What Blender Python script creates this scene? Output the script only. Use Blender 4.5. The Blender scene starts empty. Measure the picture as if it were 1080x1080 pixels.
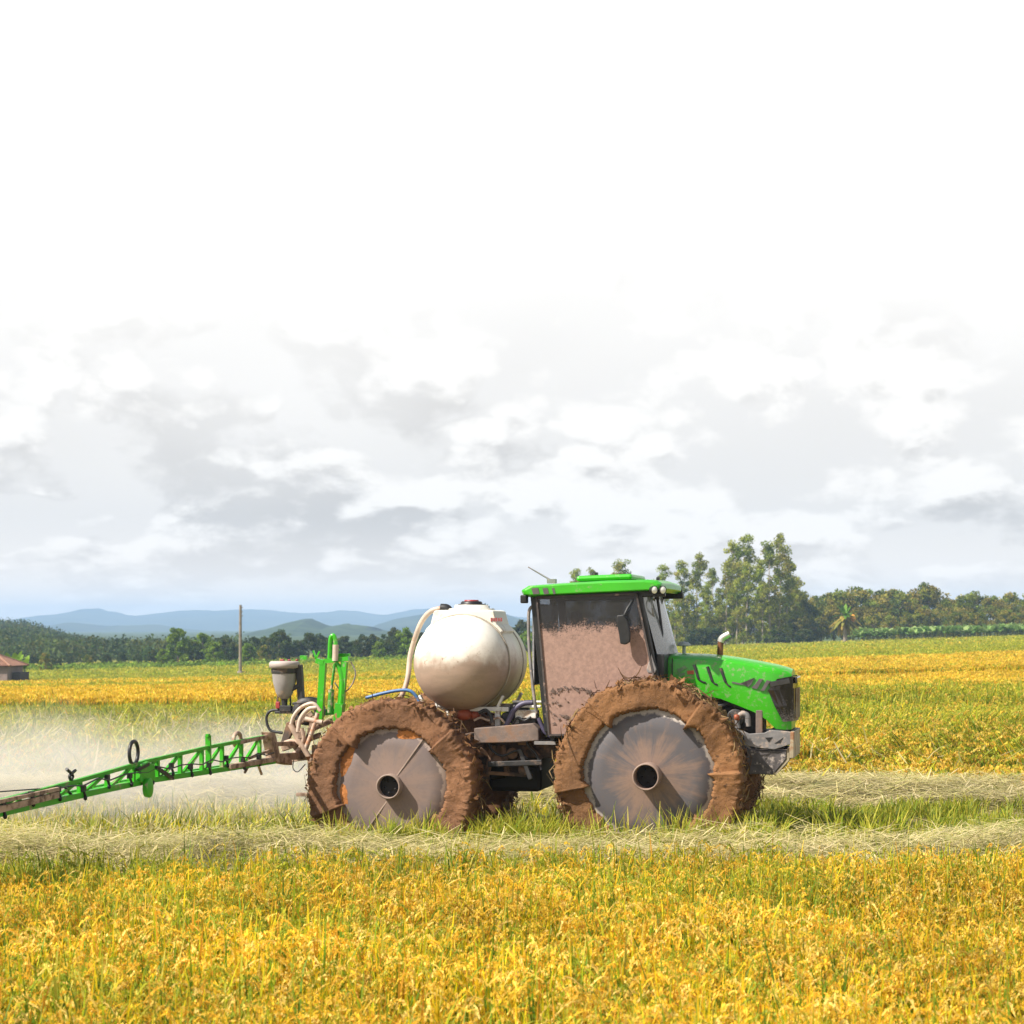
import bpy, math, random
import numpy as np
from mathutils import Vector, Matrix, noise as mnoise

# ------------------------------------------------------------------ camera, sky, sun, exposure
SC = bpy.context.scene
COL = SC.collection
F = 2090.0            # focal length in pixels of a 1080 px wide frame
HZ = 662.0            # horizon row
CAMH = 2.34
cd = bpy.data.cameras.new('camera')
cam = bpy.data.objects.new('camera', cd); COL.objects.link(cam)
cam.location = (0, 0, CAMH); cam.rotation_euler = (math.radians(90), 0, 0)
cd.sensor_width = 36.0; cd.lens = 36.0 * F / 1080.0
cd.shift_y = (HZ - 540.0) / 1080.0
cd.clip_start = 0.1; cd.clip_end = 30000
cd.dof.use_dof = True; cd.dof.focus_distance = 21.3; cd.dof.aperture_fstop = 5.0
SC.camera = cam

SUN = Vector((-0.65, -0.31, 0.78)).normalized()
sl = bpy.data.lights.new('sun', 'SUN'); so = bpy.data.objects.new('sun', sl); COL.objects.link(so)
sl.energy = 5.0; sl.angle = math.radians(0.6); sl.color = (1.0, 0.94, 0.84)
so.rotation_euler = SUN.to_track_quat('Z', 'Y').to_euler()
so.location = (-30, -20, 40)

SC.view_settings.view_transform = 'Standard'; SC.view_settings.look = 'None'
SC.view_settings.exposure = 0.76; SC.view_settings.gamma = 1.0
SC.render.engine = 'CYCLES'
SC.cycles.use_denoising = True
SC.cycles.max_bounces = 8; SC.cycles.diffuse_bounces = 3; SC.cycles.glossy_bounces = 3
SC.cycles.transmission_bounces = 4; SC.cycles.transparent_max_bounces = 10; SC.cycles.volume_bounces = 1
SC.cycles.volume_step_rate = 2.0; SC.cycles.volume_max_steps = 256
SC.cycles.caustics_reflective = False; SC.cycles.caustics_refractive = False

W = bpy.data.worlds.new('World'); SC.world = W; W.use_nodes = True
class NT:
    """tiny helper to write node trees in a line each"""
    def __init__(s, tree): s.t = tree; s.n = tree.nodes; s.l = tree.links
    def new(s, typ, **kw):
        nd = s.n.new(typ)
        for k, v in kw.items(): setattr(nd, k, v)
        return nd
    def put(s, sock, v):
        if isinstance(v, bpy.types.NodeSocket): s.l.new(v, sock)
        elif v is not None: sock.default_value = v
    def math(s, op, a, b=None, clamp=False):
        nd = s.new('ShaderNodeMath', operation=op, use_clamp=clamp)
        s.put(nd.inputs[0], a); s.put(nd.inputs[1], b); return nd.outputs[0]
    def ss(s, v, a, b, lo=0.0, hi=1.0):
        nd = s.new('ShaderNodeMapRange', interpolation_type='SMOOTHSTEP')
        s.put(nd.inputs['Value'], v); nd.inputs['From Min'].default_value = a; nd.inputs['From Max'].default_value = b
        nd.inputs['To Min'].default_value = lo; nd.inputs['To Max'].default_value = hi; return nd.outputs[0]
    def mix(s, f, a, b, blend='MIX'):
        nd = s.new('ShaderNodeMix', data_type='RGBA', blend_type=blend)
        s.put(nd.inputs[0], f)
        s.put(nd.inputs[6], a if not isinstance(a, tuple) else (*a[:3], 1)); s.put(nd.inputs[7], b if not isinstance(b, tuple) else (*b[:3], 1))
        return nd.outputs[2]
    def noise(s, vec, scale, detail=4, rough=0.55, dist=0.0):
        nd = s.new('ShaderNodeTexNoise'); s.put(nd.inputs['Vector'], vec)
        nd.inputs['Scale'].default_value = scale; nd.inputs['Detail'].default_value = detail
        nd.inputs['Roughness'].default_value = rough; nd.inputs['Distortion'].default_value = dist
        return nd.outputs['Fac']
    def vmul(s, v, k):
        nd = s.new('ShaderNodeVectorMath', operation='MULTIPLY'); s.put(nd.inputs[0], v); s.put(nd.inputs[1], k); return nd.outputs[0]
    def vadd(s, v, k):
        nd = s.new('ShaderNodeVectorMath', operation='ADD'); s.put(nd.inputs[0], v); s.put(nd.inputs[1], k); return nd.outputs[0]

def sky():
    g = NT(W.node_tree)
    bg = g.n['Background']
    st = g.new('ShaderNodeTexSky', sky_type='NISHITA'); st.sun_disc = False
    st.sun_elevation = math.asin(SUN.z); st.sun_rotation = math.atan2(SUN.x, SUN.y)
    st.dust_density = 2.5; st.altitude = 20
    d = g.new('ShaderNodeTexCoord').outputs['Generated']
    sp = g.new('ShaderNodeSeparateXYZ'); g.l.new(d, sp.inputs[0])
    x, y, z = sp.outputs
    zz = g.math('POWER', g.math('ADD', g.math('MAXIMUM', z, 0.0), 0.006), 0.72)
    cb = g.new('ShaderNodeCombineXYZ'); g.l.new(x, cb.inputs[0]); g.l.new(y, cb.inputs[1]); g.l.new(zz, cb.inputs[2])
    P = g.vmul(cb.outputs[0], (1.0, 1.0, 1.35))
    wn = g.new('ShaderNodeTexNoise'); g.l.new(P, wn.inputs['Vector']); wn.inputs['Scale'].default_value = 22; wn.inputs['Detail'].default_value = 5
    warp = g.vmul(g.vadd(wn.outputs['Color'], (-0.5, -0.5, -0.5)), (0.05, 0.05, 0.05))
    def dens(off):
        Q = g.vadd(P, off)
        a = g.noise(Q, 9.0, 9, 0.61, 0.1)
        v = g.new('ShaderNodeTexVoronoi', feature='F1'); g.l.new(g.vadd(Q, warp), v.inputs['Vector'])
        v.inputs['Scale'].default_value = 15; v.inputs['Detail'].default_value = 2; v.inputs['Roughness'].default_value = 0.5
        return g.math('SUBTRACT', g.math('MULTIPLY', a, 1.15), g.math('MULTIPLY', v.outputs['Distance'], 0.42))
    big = g.noise(g.vadd(P, (3.1, 0.4, 0.0)), 4.2, 3, 0.5)
    d0 = dens((0.0, 0.0, 0.0)); d1 = dens((-0.006, 0.0, 0.017))
    fine = g.noise(P, 45.0, 6, 0.65)
    cover = g.ss(g.math('ADD', d0, g.math('MULTIPLY', big, 0.5)), 0.34, 0.50)
    rim = g.math('ADD', g.math('MULTIPLY', g.math('SUBTRACT', d0, d1), 4.2), g.math('MULTIPLY', g.math('SUBTRACT', fine, 0.5), 0.5))
    lit = g.ss(g.math('ADD', rim, g.ss(big, 0.64, 0.40, -0.45, 0.5)), -0.5, 0.5)
    cloud = g.mix(lit, (3.95, 3.78, 3.62), (6.5, 6.28, 6.0))
    blue = g.mix(0.96, st.outputs[0], (5.5, 5.3, 5.1))
    c = g.mix(cover, blue, cloud)
    lown = g.ss(z, 0.006, 0.06, 0.6, 0.0)
    c = g.mix(lown, c, (8.9, 7.5, 6.0))
    up = g.ss(g.math('ADD', z, g.math('MULTIPLY', g.math('SUBTRACT', big, 0.5), 0.16)), 0.05, 0.205)
    c = g.mix(up, c, (6.5, 6.35, 6.15))
    zen = g.ss(z, 0.315, 0.48, 0.0, 1.0)  # sky above the frame is dimmed to weaken the ambient fill
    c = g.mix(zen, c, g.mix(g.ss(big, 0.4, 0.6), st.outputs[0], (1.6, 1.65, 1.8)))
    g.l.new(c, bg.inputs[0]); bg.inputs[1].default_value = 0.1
sky()

# ------------------------------------------------------------------ helpers
def sm(a, b, x):
    t = np.clip((np.asarray(x, float) - a) / (b - a), 0, 1); return t * t * (3 - 2 * t)

def tag(o, label=None, cat=None, group=None, kind=None):
    if label: o['label'] = label
    if cat: o['category'] = cat
    if group: o['group'] = group
    if kind: o['kind'] = kind
    return o

def empty(name, loc=(0, 0, 0), rz=0.0):
    o = bpy.data.objects.new(name, None); COL.objects.link(o); o.location = loc; o.rotation_euler = (0, 0, rz)
    o.empty_display_size = 0.3
    return o

def copy_tree(o, parent=None):
    c = o.copy(); COL.objects.link(c); c.parent = parent
    for ch in list(o.children): copy_tree(ch, c)
    return c

class MB:
    def __init__(s): s.v = []; s.f = []; s.sm = []
    def add(s, vs, fs, smooth=False, M=None):
        b = len(s.v)
        for v in vs: s.v.append(tuple(M @ Vector(v)) if M is not None else tuple(v))
        for f in fs: s.f.append(tuple(i + b for i in f)); s.sm.append(smooth)
    def box(s, c, size, M=None, rot=None):
        x, y, z = (k / 2 for k in size)
        vs = [Vector((i * x, j * y, k * z)) for i in (-1, 1) for j in (-1, 1) for k in (-1, 1)]
        if rot is not None: vs = [rot @ v for v in vs]
        vs = [v + Vector(c) for v in vs]
        s.add(vs, [(0, 1, 3, 2), (4, 6, 7, 5), (0, 4, 5, 1), (2, 3, 7, 6), (0, 2, 6, 4), (1, 5, 7, 3)], M=M)
    def bar(s, a, b, w, h):
        a, b = Vector(a), Vector(b); d = b - a
        q = d.to_track_quat('X', 'Z').to_matrix()
        s.box((a + b) / 2, (d.length, w, h), rot=q)
    def tube(s, pts, r, n=8, cap=True):
        pts = [Vector(p) for p in pts]
        rs = r if isinstance(r, (list, tuple)) else [r] * len(pts)
        up = None; vs = []
        for i, p in enumerate(pts):
            t = (pts[min(i + 1, len(pts) - 1)] - pts[max(i - 1, 0)]).normalized()
            if up is None:
                up = Vector((0, 0, 1)) if abs(t.z) < 0.9 else Vector((1, 0, 0))
            a = t.cross(up).normalized(); up = a.cross(t).normalized()
            for k in range(n):
                an = 2 * math.pi * k / n
                vs.append(p + (a * math.cos(an) + up * math.sin(an)) * rs[i])
        fs = []
        for i in range(len(pts) - 1):
            for k in range(n):
                fs.append((i * n + k, i * n + (k + 1) % n, (i + 1) * n + (k + 1) % n, (i + 1) * n + k))
        s.add(vs, fs, True)
        if cap:
            m = len(pts) - 1
            s.add(vs[:n], [tuple(range(n))]); s.add(vs[m * n:], [tuple(reversed(range(n)))])
    def lathe(s, prof, n=32, M=None, smooth=True, arc=2 * math.pi):
        """profile of (radius, height) turned about Z, M places it"""
        vs = []; fs = []; m = len(prof)
        for k in range(n):
            an = arc * k / n
            for r, z in prof: vs.append((r * math.cos(an), r * math.sin(an), z))
        for k in range(n):
            k2 = (k + 1) % n
            for i in range(m - 1): fs.append((k * m + i, k2 * m + i, k2 * m + i + 1, k * m + i + 1))
        s.add(vs, fs, smooth, M)
    def prism(s, poly, y0, y1):
        """polygon in x,z given thickness along y"""
        n = len(poly)
        vs = [(x, y0, z) for x, z in poly] + [(x, y1, z) for x, z in poly]
        fs = [tuple(range(n)), tuple(reversed(range(n, 2 * n)))]
        for i in range(n): fs.append((i, (i + 1) % n + 0, (i + 1) % n + n, i + n))
        s.add(vs, fs)
    def build(s, name, mat, parent=None, bevel=0.0, loc=None, auto=False):
        me = bpy.data.meshes.new(name); me.from_pydata(s.v, [], s.f); me.update()
        for p, k in zip(me.polygons, s.sm): p.use_smooth = k
        import bmesh
        bm = bmesh.new(); bm.from_mesh(me)
        bmesh.ops.recalc_face_normals(bm, faces=bm.faces[:])
        bm.to_mesh(me); bm.free()
        o = bpy.data.objects.new(name, me); COL.objects.link(o)
        if mat: me.materials.append(mat)
        o.parent = parent
        if loc: o.location = loc
        if bevel:
            m = o.modifiers.new('bevel', 'BEVEL'); m.width = bevel; m.segments = 2; m.limit_method = 'ANGLE'; m.angle_limit = math.radians(35)
        return o

def spline(pts, n=6):
    """Catmull-Rom through the points"""
    P = [Vector(p) for p in pts]; P = [2 * P[0] - P[1]] + P + [2 * P[-1] - P[-2]]
    out = []
    for i in range(1, len(P) - 2):
        for k in range(n):
            t = k / n
            a, b, c, d = P[i - 1], P[i], P[i + 1], P[i + 2]
            out.append(0.5 * ((2 * b) + (c - a) * t + (2 * a - 5 * b + 4 * c - d) * t * t + (3 * b - a - 3 * c + d) * t ** 3))
    out.append(P[-2]); return out

def np_mesh(name, V, Q, cols=None, mat=None, parent=None, smooth=False):
    """mesh from numpy: V (n,3), Q (m,4) quads, cols (n,3) point colours"""
    me = bpy.data.meshes.new(name)
    V = np.ascontiguousarray(V, np.float32); Q = np.ascontiguousarray(Q, np.int32)
    k = Q.shape[1]
    me.vertices.add(len(V)); me.vertices.foreach_set('co', V.ravel())
    me.loops.add(Q.size); me.loops.foreach_set('vertex_index', Q.ravel())
    me.polygons.add(len(Q))
    me.polygons.foreach_set('loop_start', np.arange(0, Q.size, k, dtype=np.int32))
    try: me.polygons.foreach_set('loop_total', np.full(len(Q), k, np.int32))
    except Exception: pass
    if smooth: me.polygons.foreach_set('use_smooth', np.ones(len(Q), bool))
    if cols is not None:
        at = me.color_attributes.new('tint', 'FLOAT_COLOR', 'POINT')
        c4 = np.ones((len(V), 4), np.float32); c4[:, :3] = cols
        at.data.foreach_set('color', c4.ravel())
    me.update(calc_edges=True); me.validate()
    if mat: me.materials.append(mat)
    o = bpy.data.objects.new(name, me); COL.objects.link(o); o.parent = parent
    return o

# ------------------------------------------------------------------ materials
def new_mat(name):
    m = bpy.data.materials.new(name); m.use_nodes = True
    g = NT(m.node_tree); return m, g, g.n['Principled BSDF']

def surf(name, col, rough=0.5, metal=0.0, var=0.15, scale=6.0, dirt=None, dirt_amt=0.0, dirt_scale=5.0, bump=0.0, bscale=30.0, spec=0.5, coat=0.0):
    m, g, p = new_mat(name)
    tc = g.new('ShaderNodeTexCoord').outputs['Object']
    n = g.noise(tc, scale, 5)
    a = tuple(c * (1 - var) for c in col); b = tuple(min(1, c * (1 + var)) for c in col)
    c = g.mix(g.ss(n, 0.3, 0.7), a, b)
    rg = rough
    if dirt:
        dn = g.noise(tc, dirt_scale, 8, 0.68)
        f = g.ss(dn, 0.62 - dirt_amt * 0.35, 0.72 - dirt_amt * 0.3)
        c = g.mix(f, c, dirt)
        rg = g.math('ADD', g.math('MULTIPLY', f, 0.85 - rough), rough)
    g.put(p.inputs['Base Color'], c); g.put(p.inputs['Roughness'], rg)
    p.inputs['Metallic'].default_value = metal; p.inputs['Specular IOR Level'].default_value = spec
    p.inputs['Coat Weight'].default_value = coat
    if bump:
        bn = g.new('ShaderNodeBump'); bn.inputs['Strength'].default_value = bump; bn.inputs['Distance'].default_value = 0.02
        g.l.new(g.noise(tc, bscale, 6, 0.65), bn.inputs['Height']); g.l.new(bn.outputs[0], p.inputs['Normal'])
    return m

def plant_mat(name, trans=0.35, rough=0.55, vscale=0.6, spec=0.2):
    """leaf blades: colour from the per-blade tint, thin and partly see-through to light"""
    m = bpy.data.materials.new(name); m.use_nodes = True
    g = NT(m.node_tree); p = g.n['Principled BSDF']; out = g.n['Material Output']
    at = g.new('ShaderNodeAttribute', attribute_name='tint').outputs['Color']
    pos = g.new('ShaderNodeNewGeometry').outputs['Position']
    n = g.noise(pos, vscale, 3)
    hs = g.new('ShaderNodeHueSaturation'); hs.inputs['Saturation'].default_value = 1.0
    g.l.new(at, hs.inputs['Color']); g.l.new(g.ss(n, 0.3, 0.7, 0.82, 1.18), hs.inputs['Value'])
    c = hs.outputs[0]
    g.l.new(c, p.inputs['Base Color']); p.inputs['Roughness'].default_value = rough; p.inputs['Specular IOR Level'].default_value = spec
    tr = g.new('ShaderNodeBsdfTranslucent'); g.l.new(c, tr.inputs[0])
    mx = g.new('ShaderNodeMixShader'); mx.inputs[0].default_value = trans
    g.l.new(p.outputs[0], mx.inputs[1]); g.l.new(tr.outputs[0], mx.inputs[2]); g.l.new(mx.outputs[0], out.inputs[0])
    return m

MUD = (0.29, 0.145, 0.07); MUDP = (0.42, 0.31, 0.23)
M = {}
M['green'] = surf('green_paint', (0.036, 0.37, 0.006), 0.34, 0, 0.07, 3.0, (0.20, 0.30, 0.12), 0.16, 17.0, coat=0.15)
M['hood'] = surf('green_hood_paint', (0.036, 0.37, 0.006), 0.30, 0, 0.07, 3.0, (0.15, 0.30, 0.09), 0.28, 19.0, coat=0.2)
M['mudgreen'] = surf('mud_spattered_green_paint', (0.05,0.42,0.010), 0.45, 0, 0.1, 3.0, MUDP, 0.42, 5.0)
M['dark'] = surf('dark_metal', (0.025, 0.024, 0.025), 0.55, 0, 0.3, 8.0, (0.16, 0.11, 0.08), 0.25, 6.0)
M['black'] = surf('black_plastic', (0.012, 0.012, 0.013), 0.45, 0, 0.3, 8.0)
M['chassis'] = surf('mud_caked_chassis', (0.07, 0.05, 0.04), 0.8, 0, 0.3, 5.0, (0.22, 0.125, 0.075), 0.55, 4.0, bump=0.5, bscale=20)
M['deck'] = surf('muddy_deck', (0.17, 0.125, 0.105), 0.7, 0, 0.25, 5.0, (0.22, 0.13, 0.085), 0.35, 5.0, bump=0.3)
M['grey'] = surf('grey_casting', (0.21, 0.20, 0.20), 0.5, 0.2, 0.2, 7.0, (0.38, 0.30, 0.25), 0.35, 8.0)
M['weight'] = surf('scratched_weight', (0.085, 0.075, 0.075), 0.6, 0.1, 0.3, 14.0, (0.42, 0.36, 0.32), 0.25, 16.0)
M['tan'] = surf('dusty_plate', (0.36, 0.30, 0.20), 0.7, 0, 0.2, 6.0, MUD, 0.3, 5.0)
M['white'] = surf('white_fitting', (0.72, 0.70, 0.66), 0.45, 0, 0.1, 5.0, MUDP, 0.25, 6.0)
M['hopper'] = surf('grey_hopper_plastic', (0.29, 0.265, 0.255), 0.5, 0, 0.12, 5.0, MUDP, 0.3, 6.0)
M['hopperlid'] = surf('dusty_hopper_lid', (0.40, 0.34, 0.31), 0.6, 0, 0.12, 5.0)
M['hose'] = surf('muddy_hose', (0.42, 0.30, 0.22), 0.6, 0, 0.2, 6.0, (0.2, 0.12, 0.08), 0.3, 8.0)
M['hosedark'] = surf('black_hose', (0.02, 0.02, 0.022), 0.5, 0, 0.2, 6.0)
M['paleh'] = surf('pale_hose', (0.50, 0.40, 0.32), 0.5, 0, 0.15, 6.0, (0.45, 0.22, 0.12), 0.3, 5.0)
M['blueh'] = surf('blue_hose', (0.06, 0.15, 0.33), 0.45, 0, 0.15, 6.0, MUDP, 0.2, 7.0)
M['violeth'] = surf('violet_grey_hose', (0.07, 0.06, 0.11), 0.5, 0, 0.2, 6.0)
M['red'] = surf('red_plastic', (0.28, 0.03, 0.03), 0.45, 0, 0.15, 6.0)
M['orange'] = surf('orange_red_part', (0.30, 0.06, 0.02), 0.55, 0, 0.2, 6.0, MUD, 0.25, 6.0)
M['decal'] = surf('grey_decal', (0.10, 0.085, 0.085), 0.55, 0, 0.2, 10.0)
M['decalpale'] = surf('worn_pale_decal', (0.16, 0.30, 0.13), 0.55, 0, 0.2, 10.0)
M['mark'] = surf('dark_red_marking', (0.28, 0.05, 0.05), 0.55, 0, 0.2, 10.0)
M['chrome'] = surf('chrome', (0.75, 0.75, 0.75), 0.15, 1.0, 0.1, 6.0)
M['rust'] = surf('rusty_pipe', (0.20, 0.09, 0.045), 0.45, 0.5, 0.4, 12.0)
M['lamp'] = surf('lamp_glass', (0.85, 0.85, 0.80), 0.08, 0, 0.05, 5.0, spec=0.8)
M['seat'] = surf('seat_cloth', (0.05, 0.05, 0.055), 0.85, 0, 0.2, 10.0)
M['straw'] = plant_mat('straw', 0.25, 0.6)
M['rice'] = plant_mat('ripe_rice', 0.45, 0.5, 0.55)
M['leaf'] = plant_mat('tree_leaf', 0.32, 0.6, 0.15, 0.08)
M['trunk'] = surf('pale_bark', (0.30, 0.25, 0.20), 0.85, 0, 0.3, 2.0)
M['bark'] = surf('brown_bark', (0.12, 0.09, 0.07), 0.9, 0, 0.3, 2.0)
M['pole'] = surf('weathered_pole', (0.20, 0.165, 0.13), 0.85, 0, 0.25, 3.0, bump=0.3)
M['interior'] = surf('cab_interior', (0.03, 0.028, 0.028), 0.8, 0, 0.2, 5.0)

def mud_mat(name, base, wet=0.0):
    m, g, p = new_mat(name)
    tc = g.new('ShaderNodeTexCoord').outputs['Object']
    n = g.noise(tc, 2.0, 6, 0.6); n2 = g.noise(tc, 16.0, 6, 0.7)
    c = g.mix(g.ss(n, 0.35, 0.65), tuple(b * 0.62 for b in base), tuple(b * 1.25 for b in base))
    c = g.mix(g.ss(n2, 0.54, 0.68), c, tuple(b * 0.40 for b in base))
    c = g.mix(g.ss(g.noise(tc, 40.0, 4, 0.7), 0.62, 0.75), c, tuple(b * 1.7 for b in base))
    g.l.new(c, p.inputs['Base Color']); p.inputs['Roughness'].default_value = 0.75
    p.inputs['Specular IOR Level'].default_value = 0.3
    bn = g.new('ShaderNodeBump'); bn.inputs['Strength'].default_value = 0.6; bn.inputs['Distance'].default_value = 0.05
    g.l.new(g.noise(tc, 15.0, 10, 0.75), bn.inputs['Height']); g.l.new(bn.outputs[0], p.inputs['Normal'])
    return m
M['mud'] = mud_mat('wet_brown_mud', (0.225, 0.108, 0.043))
M['mudrear'] = mud_mat('brown_mud_rear', (0.215, 0.104, 0.050))
M['mudorange'] = mud_mat('orange_clay', (0.52, 0.20, 0.06))

def disc_mat(name, steel, dust, rim, R, brown):
    """wheel disc seen face on: brushed steel, mud dust thrown outwards from the hub, dried pale edge"""
    m, g, p = new_mat(name)
    tc = g.new('ShaderNodeTexCoord').outputs['Object']
    sp = g.new('ShaderNodeSeparateXYZ'); g.l.new(tc, sp.inputs[0])
    x, z = sp.outputs[0], sp.outputs[2]
    r = g.math('SQRT', g.math('ADD', g.math('MULTIPLY', x, x), g.math('MULTIPLY', z, z)))
    ang = g.math('ARCTAN2', z, x)
    cb = g.new('ShaderNodeCombineXYZ')
    g.l.new(g.math('MULTIPLY', g.math('COSINE', ang), 3.0), cb.inputs[0]); g.l.new(g.math('MULTIPLY', g.math('SINE', ang), 3.0), cb.inputs[1])
    g.l.new(g.math('MULTIPLY', r, 0.8), cb.inputs[2])
    ray = g.noise(cb.outputs[0], 2.2, 7, 0.65)
    bl = g.noise(tc, 3.2, 5, 0.6); fine = g.noise(tc, 28, 5, 0.7)
    f = g.math('ADD', g.math('MULTIPLY', ray, 0.8), g.math('MULTIPLY', bl, 0.7))
    f = g.math('SUBTRACT', f, g.math('MULTIPLY', r, 0.55 / R))
    c = g.mix(g.ss(f, brown - 0.16, brown + 0.22), steel, dust)
    c = g.mix(g.ss(fine, 0.5, 0.75, 0, 0.4), c, tuple(k * 0.6 for k in dust))
    e = g.math('ADD', r, g.math('MULTIPLY', g.math('SUBTRACT', g.noise(tc, 9, 6, 0.7), 0.5), 0.16))
    c = g.mix(g.ss(e, R * 0.92, R * 0.965), c, rim)
    g.l.new(c, p.inputs['Base Color']); p.inputs['Roughness'].default_value = 0.62; p.inputs['Metallic'].default_value = 0.0
    return m

def tank_mat():
    m, g, p = new_mat('dirty_white_tank')
    tc = g.new('ShaderNodeTexCoord').outputs['Object']
    sp = g.new('ShaderNodeSeparateXYZ'); g.l.new(tc, sp.inputs[0])
    x, y, z = sp.outputs
    n = g.noise(tc, 3.5, 6, 0.6); fine = g.noise(tc, 26, 6, 0.75); fl = g.noise(g.vmul(tc, (4, 4, 14)), 1.0, 5, 0.6)
    h = g.math('ADD', z, g.math('MULTIPLY', g.math('SUBTRACT', n, 0.5), 0.55))
    base = g.mix(g.ss(y, -0.15, 0.35), (0.80, 0.77, 0.70), (0.66, 0.68, 0.52))
    dust = g.mix(g.ss(fl, 0.35, 0.7), (0.25, 0.15, 0.115), (0.125, 0.074, 0.056))
    f = g.ss(h, 0.15, -0.05)
    f2 = g.math('MULTIPLY', f, g.ss(g.math('ADD', y, g.math('MULTIPLY', g.math('SUBTRACT', n, .5), .5)), 0.25, -0.30, 0.25, 1.0))
    c = g.mix(f2, base, dust)
    c = g.mix(g.ss(h, 0.30, 0.06, 0, 0.5), c, (0.48, 0.37, 0.28))
    c = g.mix(g.math('MULTIPLY', g.ss(fine, 0.57, 0.66), g.ss(h, 0.34, 0.05)), c, (0.30, 0.21, 0.15))
    g.l.new(c, p.inputs['Base Color']); p.inputs['Roughness'].default_value = 0.5
    p.inputs['Subsurface Weight'].default_value = 0.0
    return m
M['tank'] = tank_mat()

def glass_mat(name, mud, zlo, zhi, alpha=0.75, tint=(0.03, 0.03, 0.032)):
    """cab pane: dark glass, speckled and then covered with dried mud towards its lower part"""
    m = bpy.data.materials.new(name); m.use_nodes = True
    g = NT(m.node_tree); p = g.n['Principled BSDF']
    tc = g.new('ShaderNodeTexCoord').outputs['Object']
    sp = g.new('ShaderNodeSeparateXYZ'); g.l.new(tc, sp.inputs[0])
    n = g.noise(tc, 2.5, 5, 0.6); sp1 = g.noise(tc, 60, 4, 0.75); sp2 = g.noise(tc, 22, 6, 0.7)
    h = g.math('ADD', sp.outputs[2], g.math('MULTIPLY', g.math('SUBTRACT', n, 0.5), 0.55))
    lev = g.ss(h, zhi, zlo)                       # 0 clean .. 1 covered
    thr = g.math('SUBTRACT', 0.74, g.math('MULTIPLY', lev, 0.50))
    spk = g.math('ADD', g.math('MULTIPLY', sp1, 0.7), g.math('MULTIPLY', sp2, 0.3))
    f = g.math('MULTIPLY', g.math('SUBTRACT', spk, thr), 6.0, clamp=True)
    dusty = tuple(k for k in mud)
    mc = g.mix(g.ss(sp2, 0.35, 0.7), tuple(k * 0.82 for k in dusty), tuple(k * 1.1 for k in dusty))
    c = g.mix(f, tint, mc)
    g.l.new(c, p.inputs['Base Color'])
    g.put(p.inputs['Roughness'], g.math('ADD', g.math('MULTIPLY', f, 0.75), 0.06))
    g.put(p.inputs['Alpha'], g.math('ADD', g.math('MULTIPLY', f, 1 - alpha), alpha, clamp=True))
    return m

# ------------------------------------------------------------------ terrain
def ground_z(x, y):
    x = np.asarray(x, float); y = np.asarray(y, float)
    u = x / np.maximum(y, 60.0)
    G = np.interp(u, [-0.5, -0.25, -0.10, 0.07, 0.258, 0.5], [-4.6, -4.0, -3.1, -1.35, 0.55, 1.4])
    S = np.interp(y, [0, 40, 60, 200, 300, 420], [0, 0, 0.07, 0.85, 1.0, 1.04])
    return G * S

def crop_band(x, y):
    """which crop stands at a place: 0 golden, 1 green, 2 mixed, 3 pale cut"""
    return 0

def build_ground():
    ys = np.concatenate([np.linspace(-40, 8, 8)[:-1], np.linspace(8, 40, 65)[:-1], np.geomspace(40, 420, 60)[:-1], np.geomspace(420, 12000, 30)])
    us = np.concatenate([np.linspace(-1.6, -0.4, 8)[:-1], np.linspace(-0.4, 0.4, 81)[:-1], np.linspace(0.4, 1.6, 8)])
    Y, U = np.meshgrid(ys, us, indexing='ij')
    X = U * np.maximum(Y, 60.0)
    Z = ground_z(X, Y)
    V = np.stack([X, Y, Z], -1).reshape(-1, 3)
    n, m = Y.shape
    i = np.arange(n - 1)[:, None] * m + np.arange(m - 1)[None, :]
    Q = np.stack([i, i + 1, i + 1 + m, i + m], -1).reshape(-1, 4)
    mt, g, p = new_mat('paddy_soil_and_stubble')
    pos = g.new('ShaderNodeNewGeometry').outputs['Position']
    sp = g.new('ShaderNodeSeparateXYZ'); g.l.new(pos, sp.inputs[0])
    n1 = g.noise(pos, 0.9, 6, 0.6); n2 = g.noise(pos, 14, 5, 0.7)
    soil = g.mix(g.ss(n2, 0.35, 0.7), (0.10, 0.08, 0.035), (0.26, 0.21, 0.085))
    soil = g.mix(g.ss(n1, 0.45, 0.62), soil, (0.11, 0.13, 0.03))
    nb = g.noise(g.vmul(pos, (0.02, 0.12, 0)), 1.0, 4, 0.6)
    gold = g.mix(g.ss(nb, 0.3, 0.7), (0.40, 0.27, 0.03), (0.30, 0.26, 0.04))
    far = g.mix(g.ss(nb, 0.35, 0.65), (0.16, 0.20, 0.035), (0.26, 0.25, 0.05))
    c = g.mix(g.ss(sp.outputs[1], 40, 60), soil, gold)
    c = g.mix(g.ss(sp.outputs[1], 110, 150), c, far)
    c = g.mix(g.ss(sp.outputs[1], 380, 460), c, (0.045, 0.07, 0.02))
    g.l.new(c, p.inputs['Base Color']); p.inputs['Roughness'].default_value = 0.9; p.inputs['Specular IOR Level'].default_value = 0.2
    o = np_mesh('ground', V, Q, None, mt, smooth=True)
    tag(o, kind='structure')
build_ground()

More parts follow.
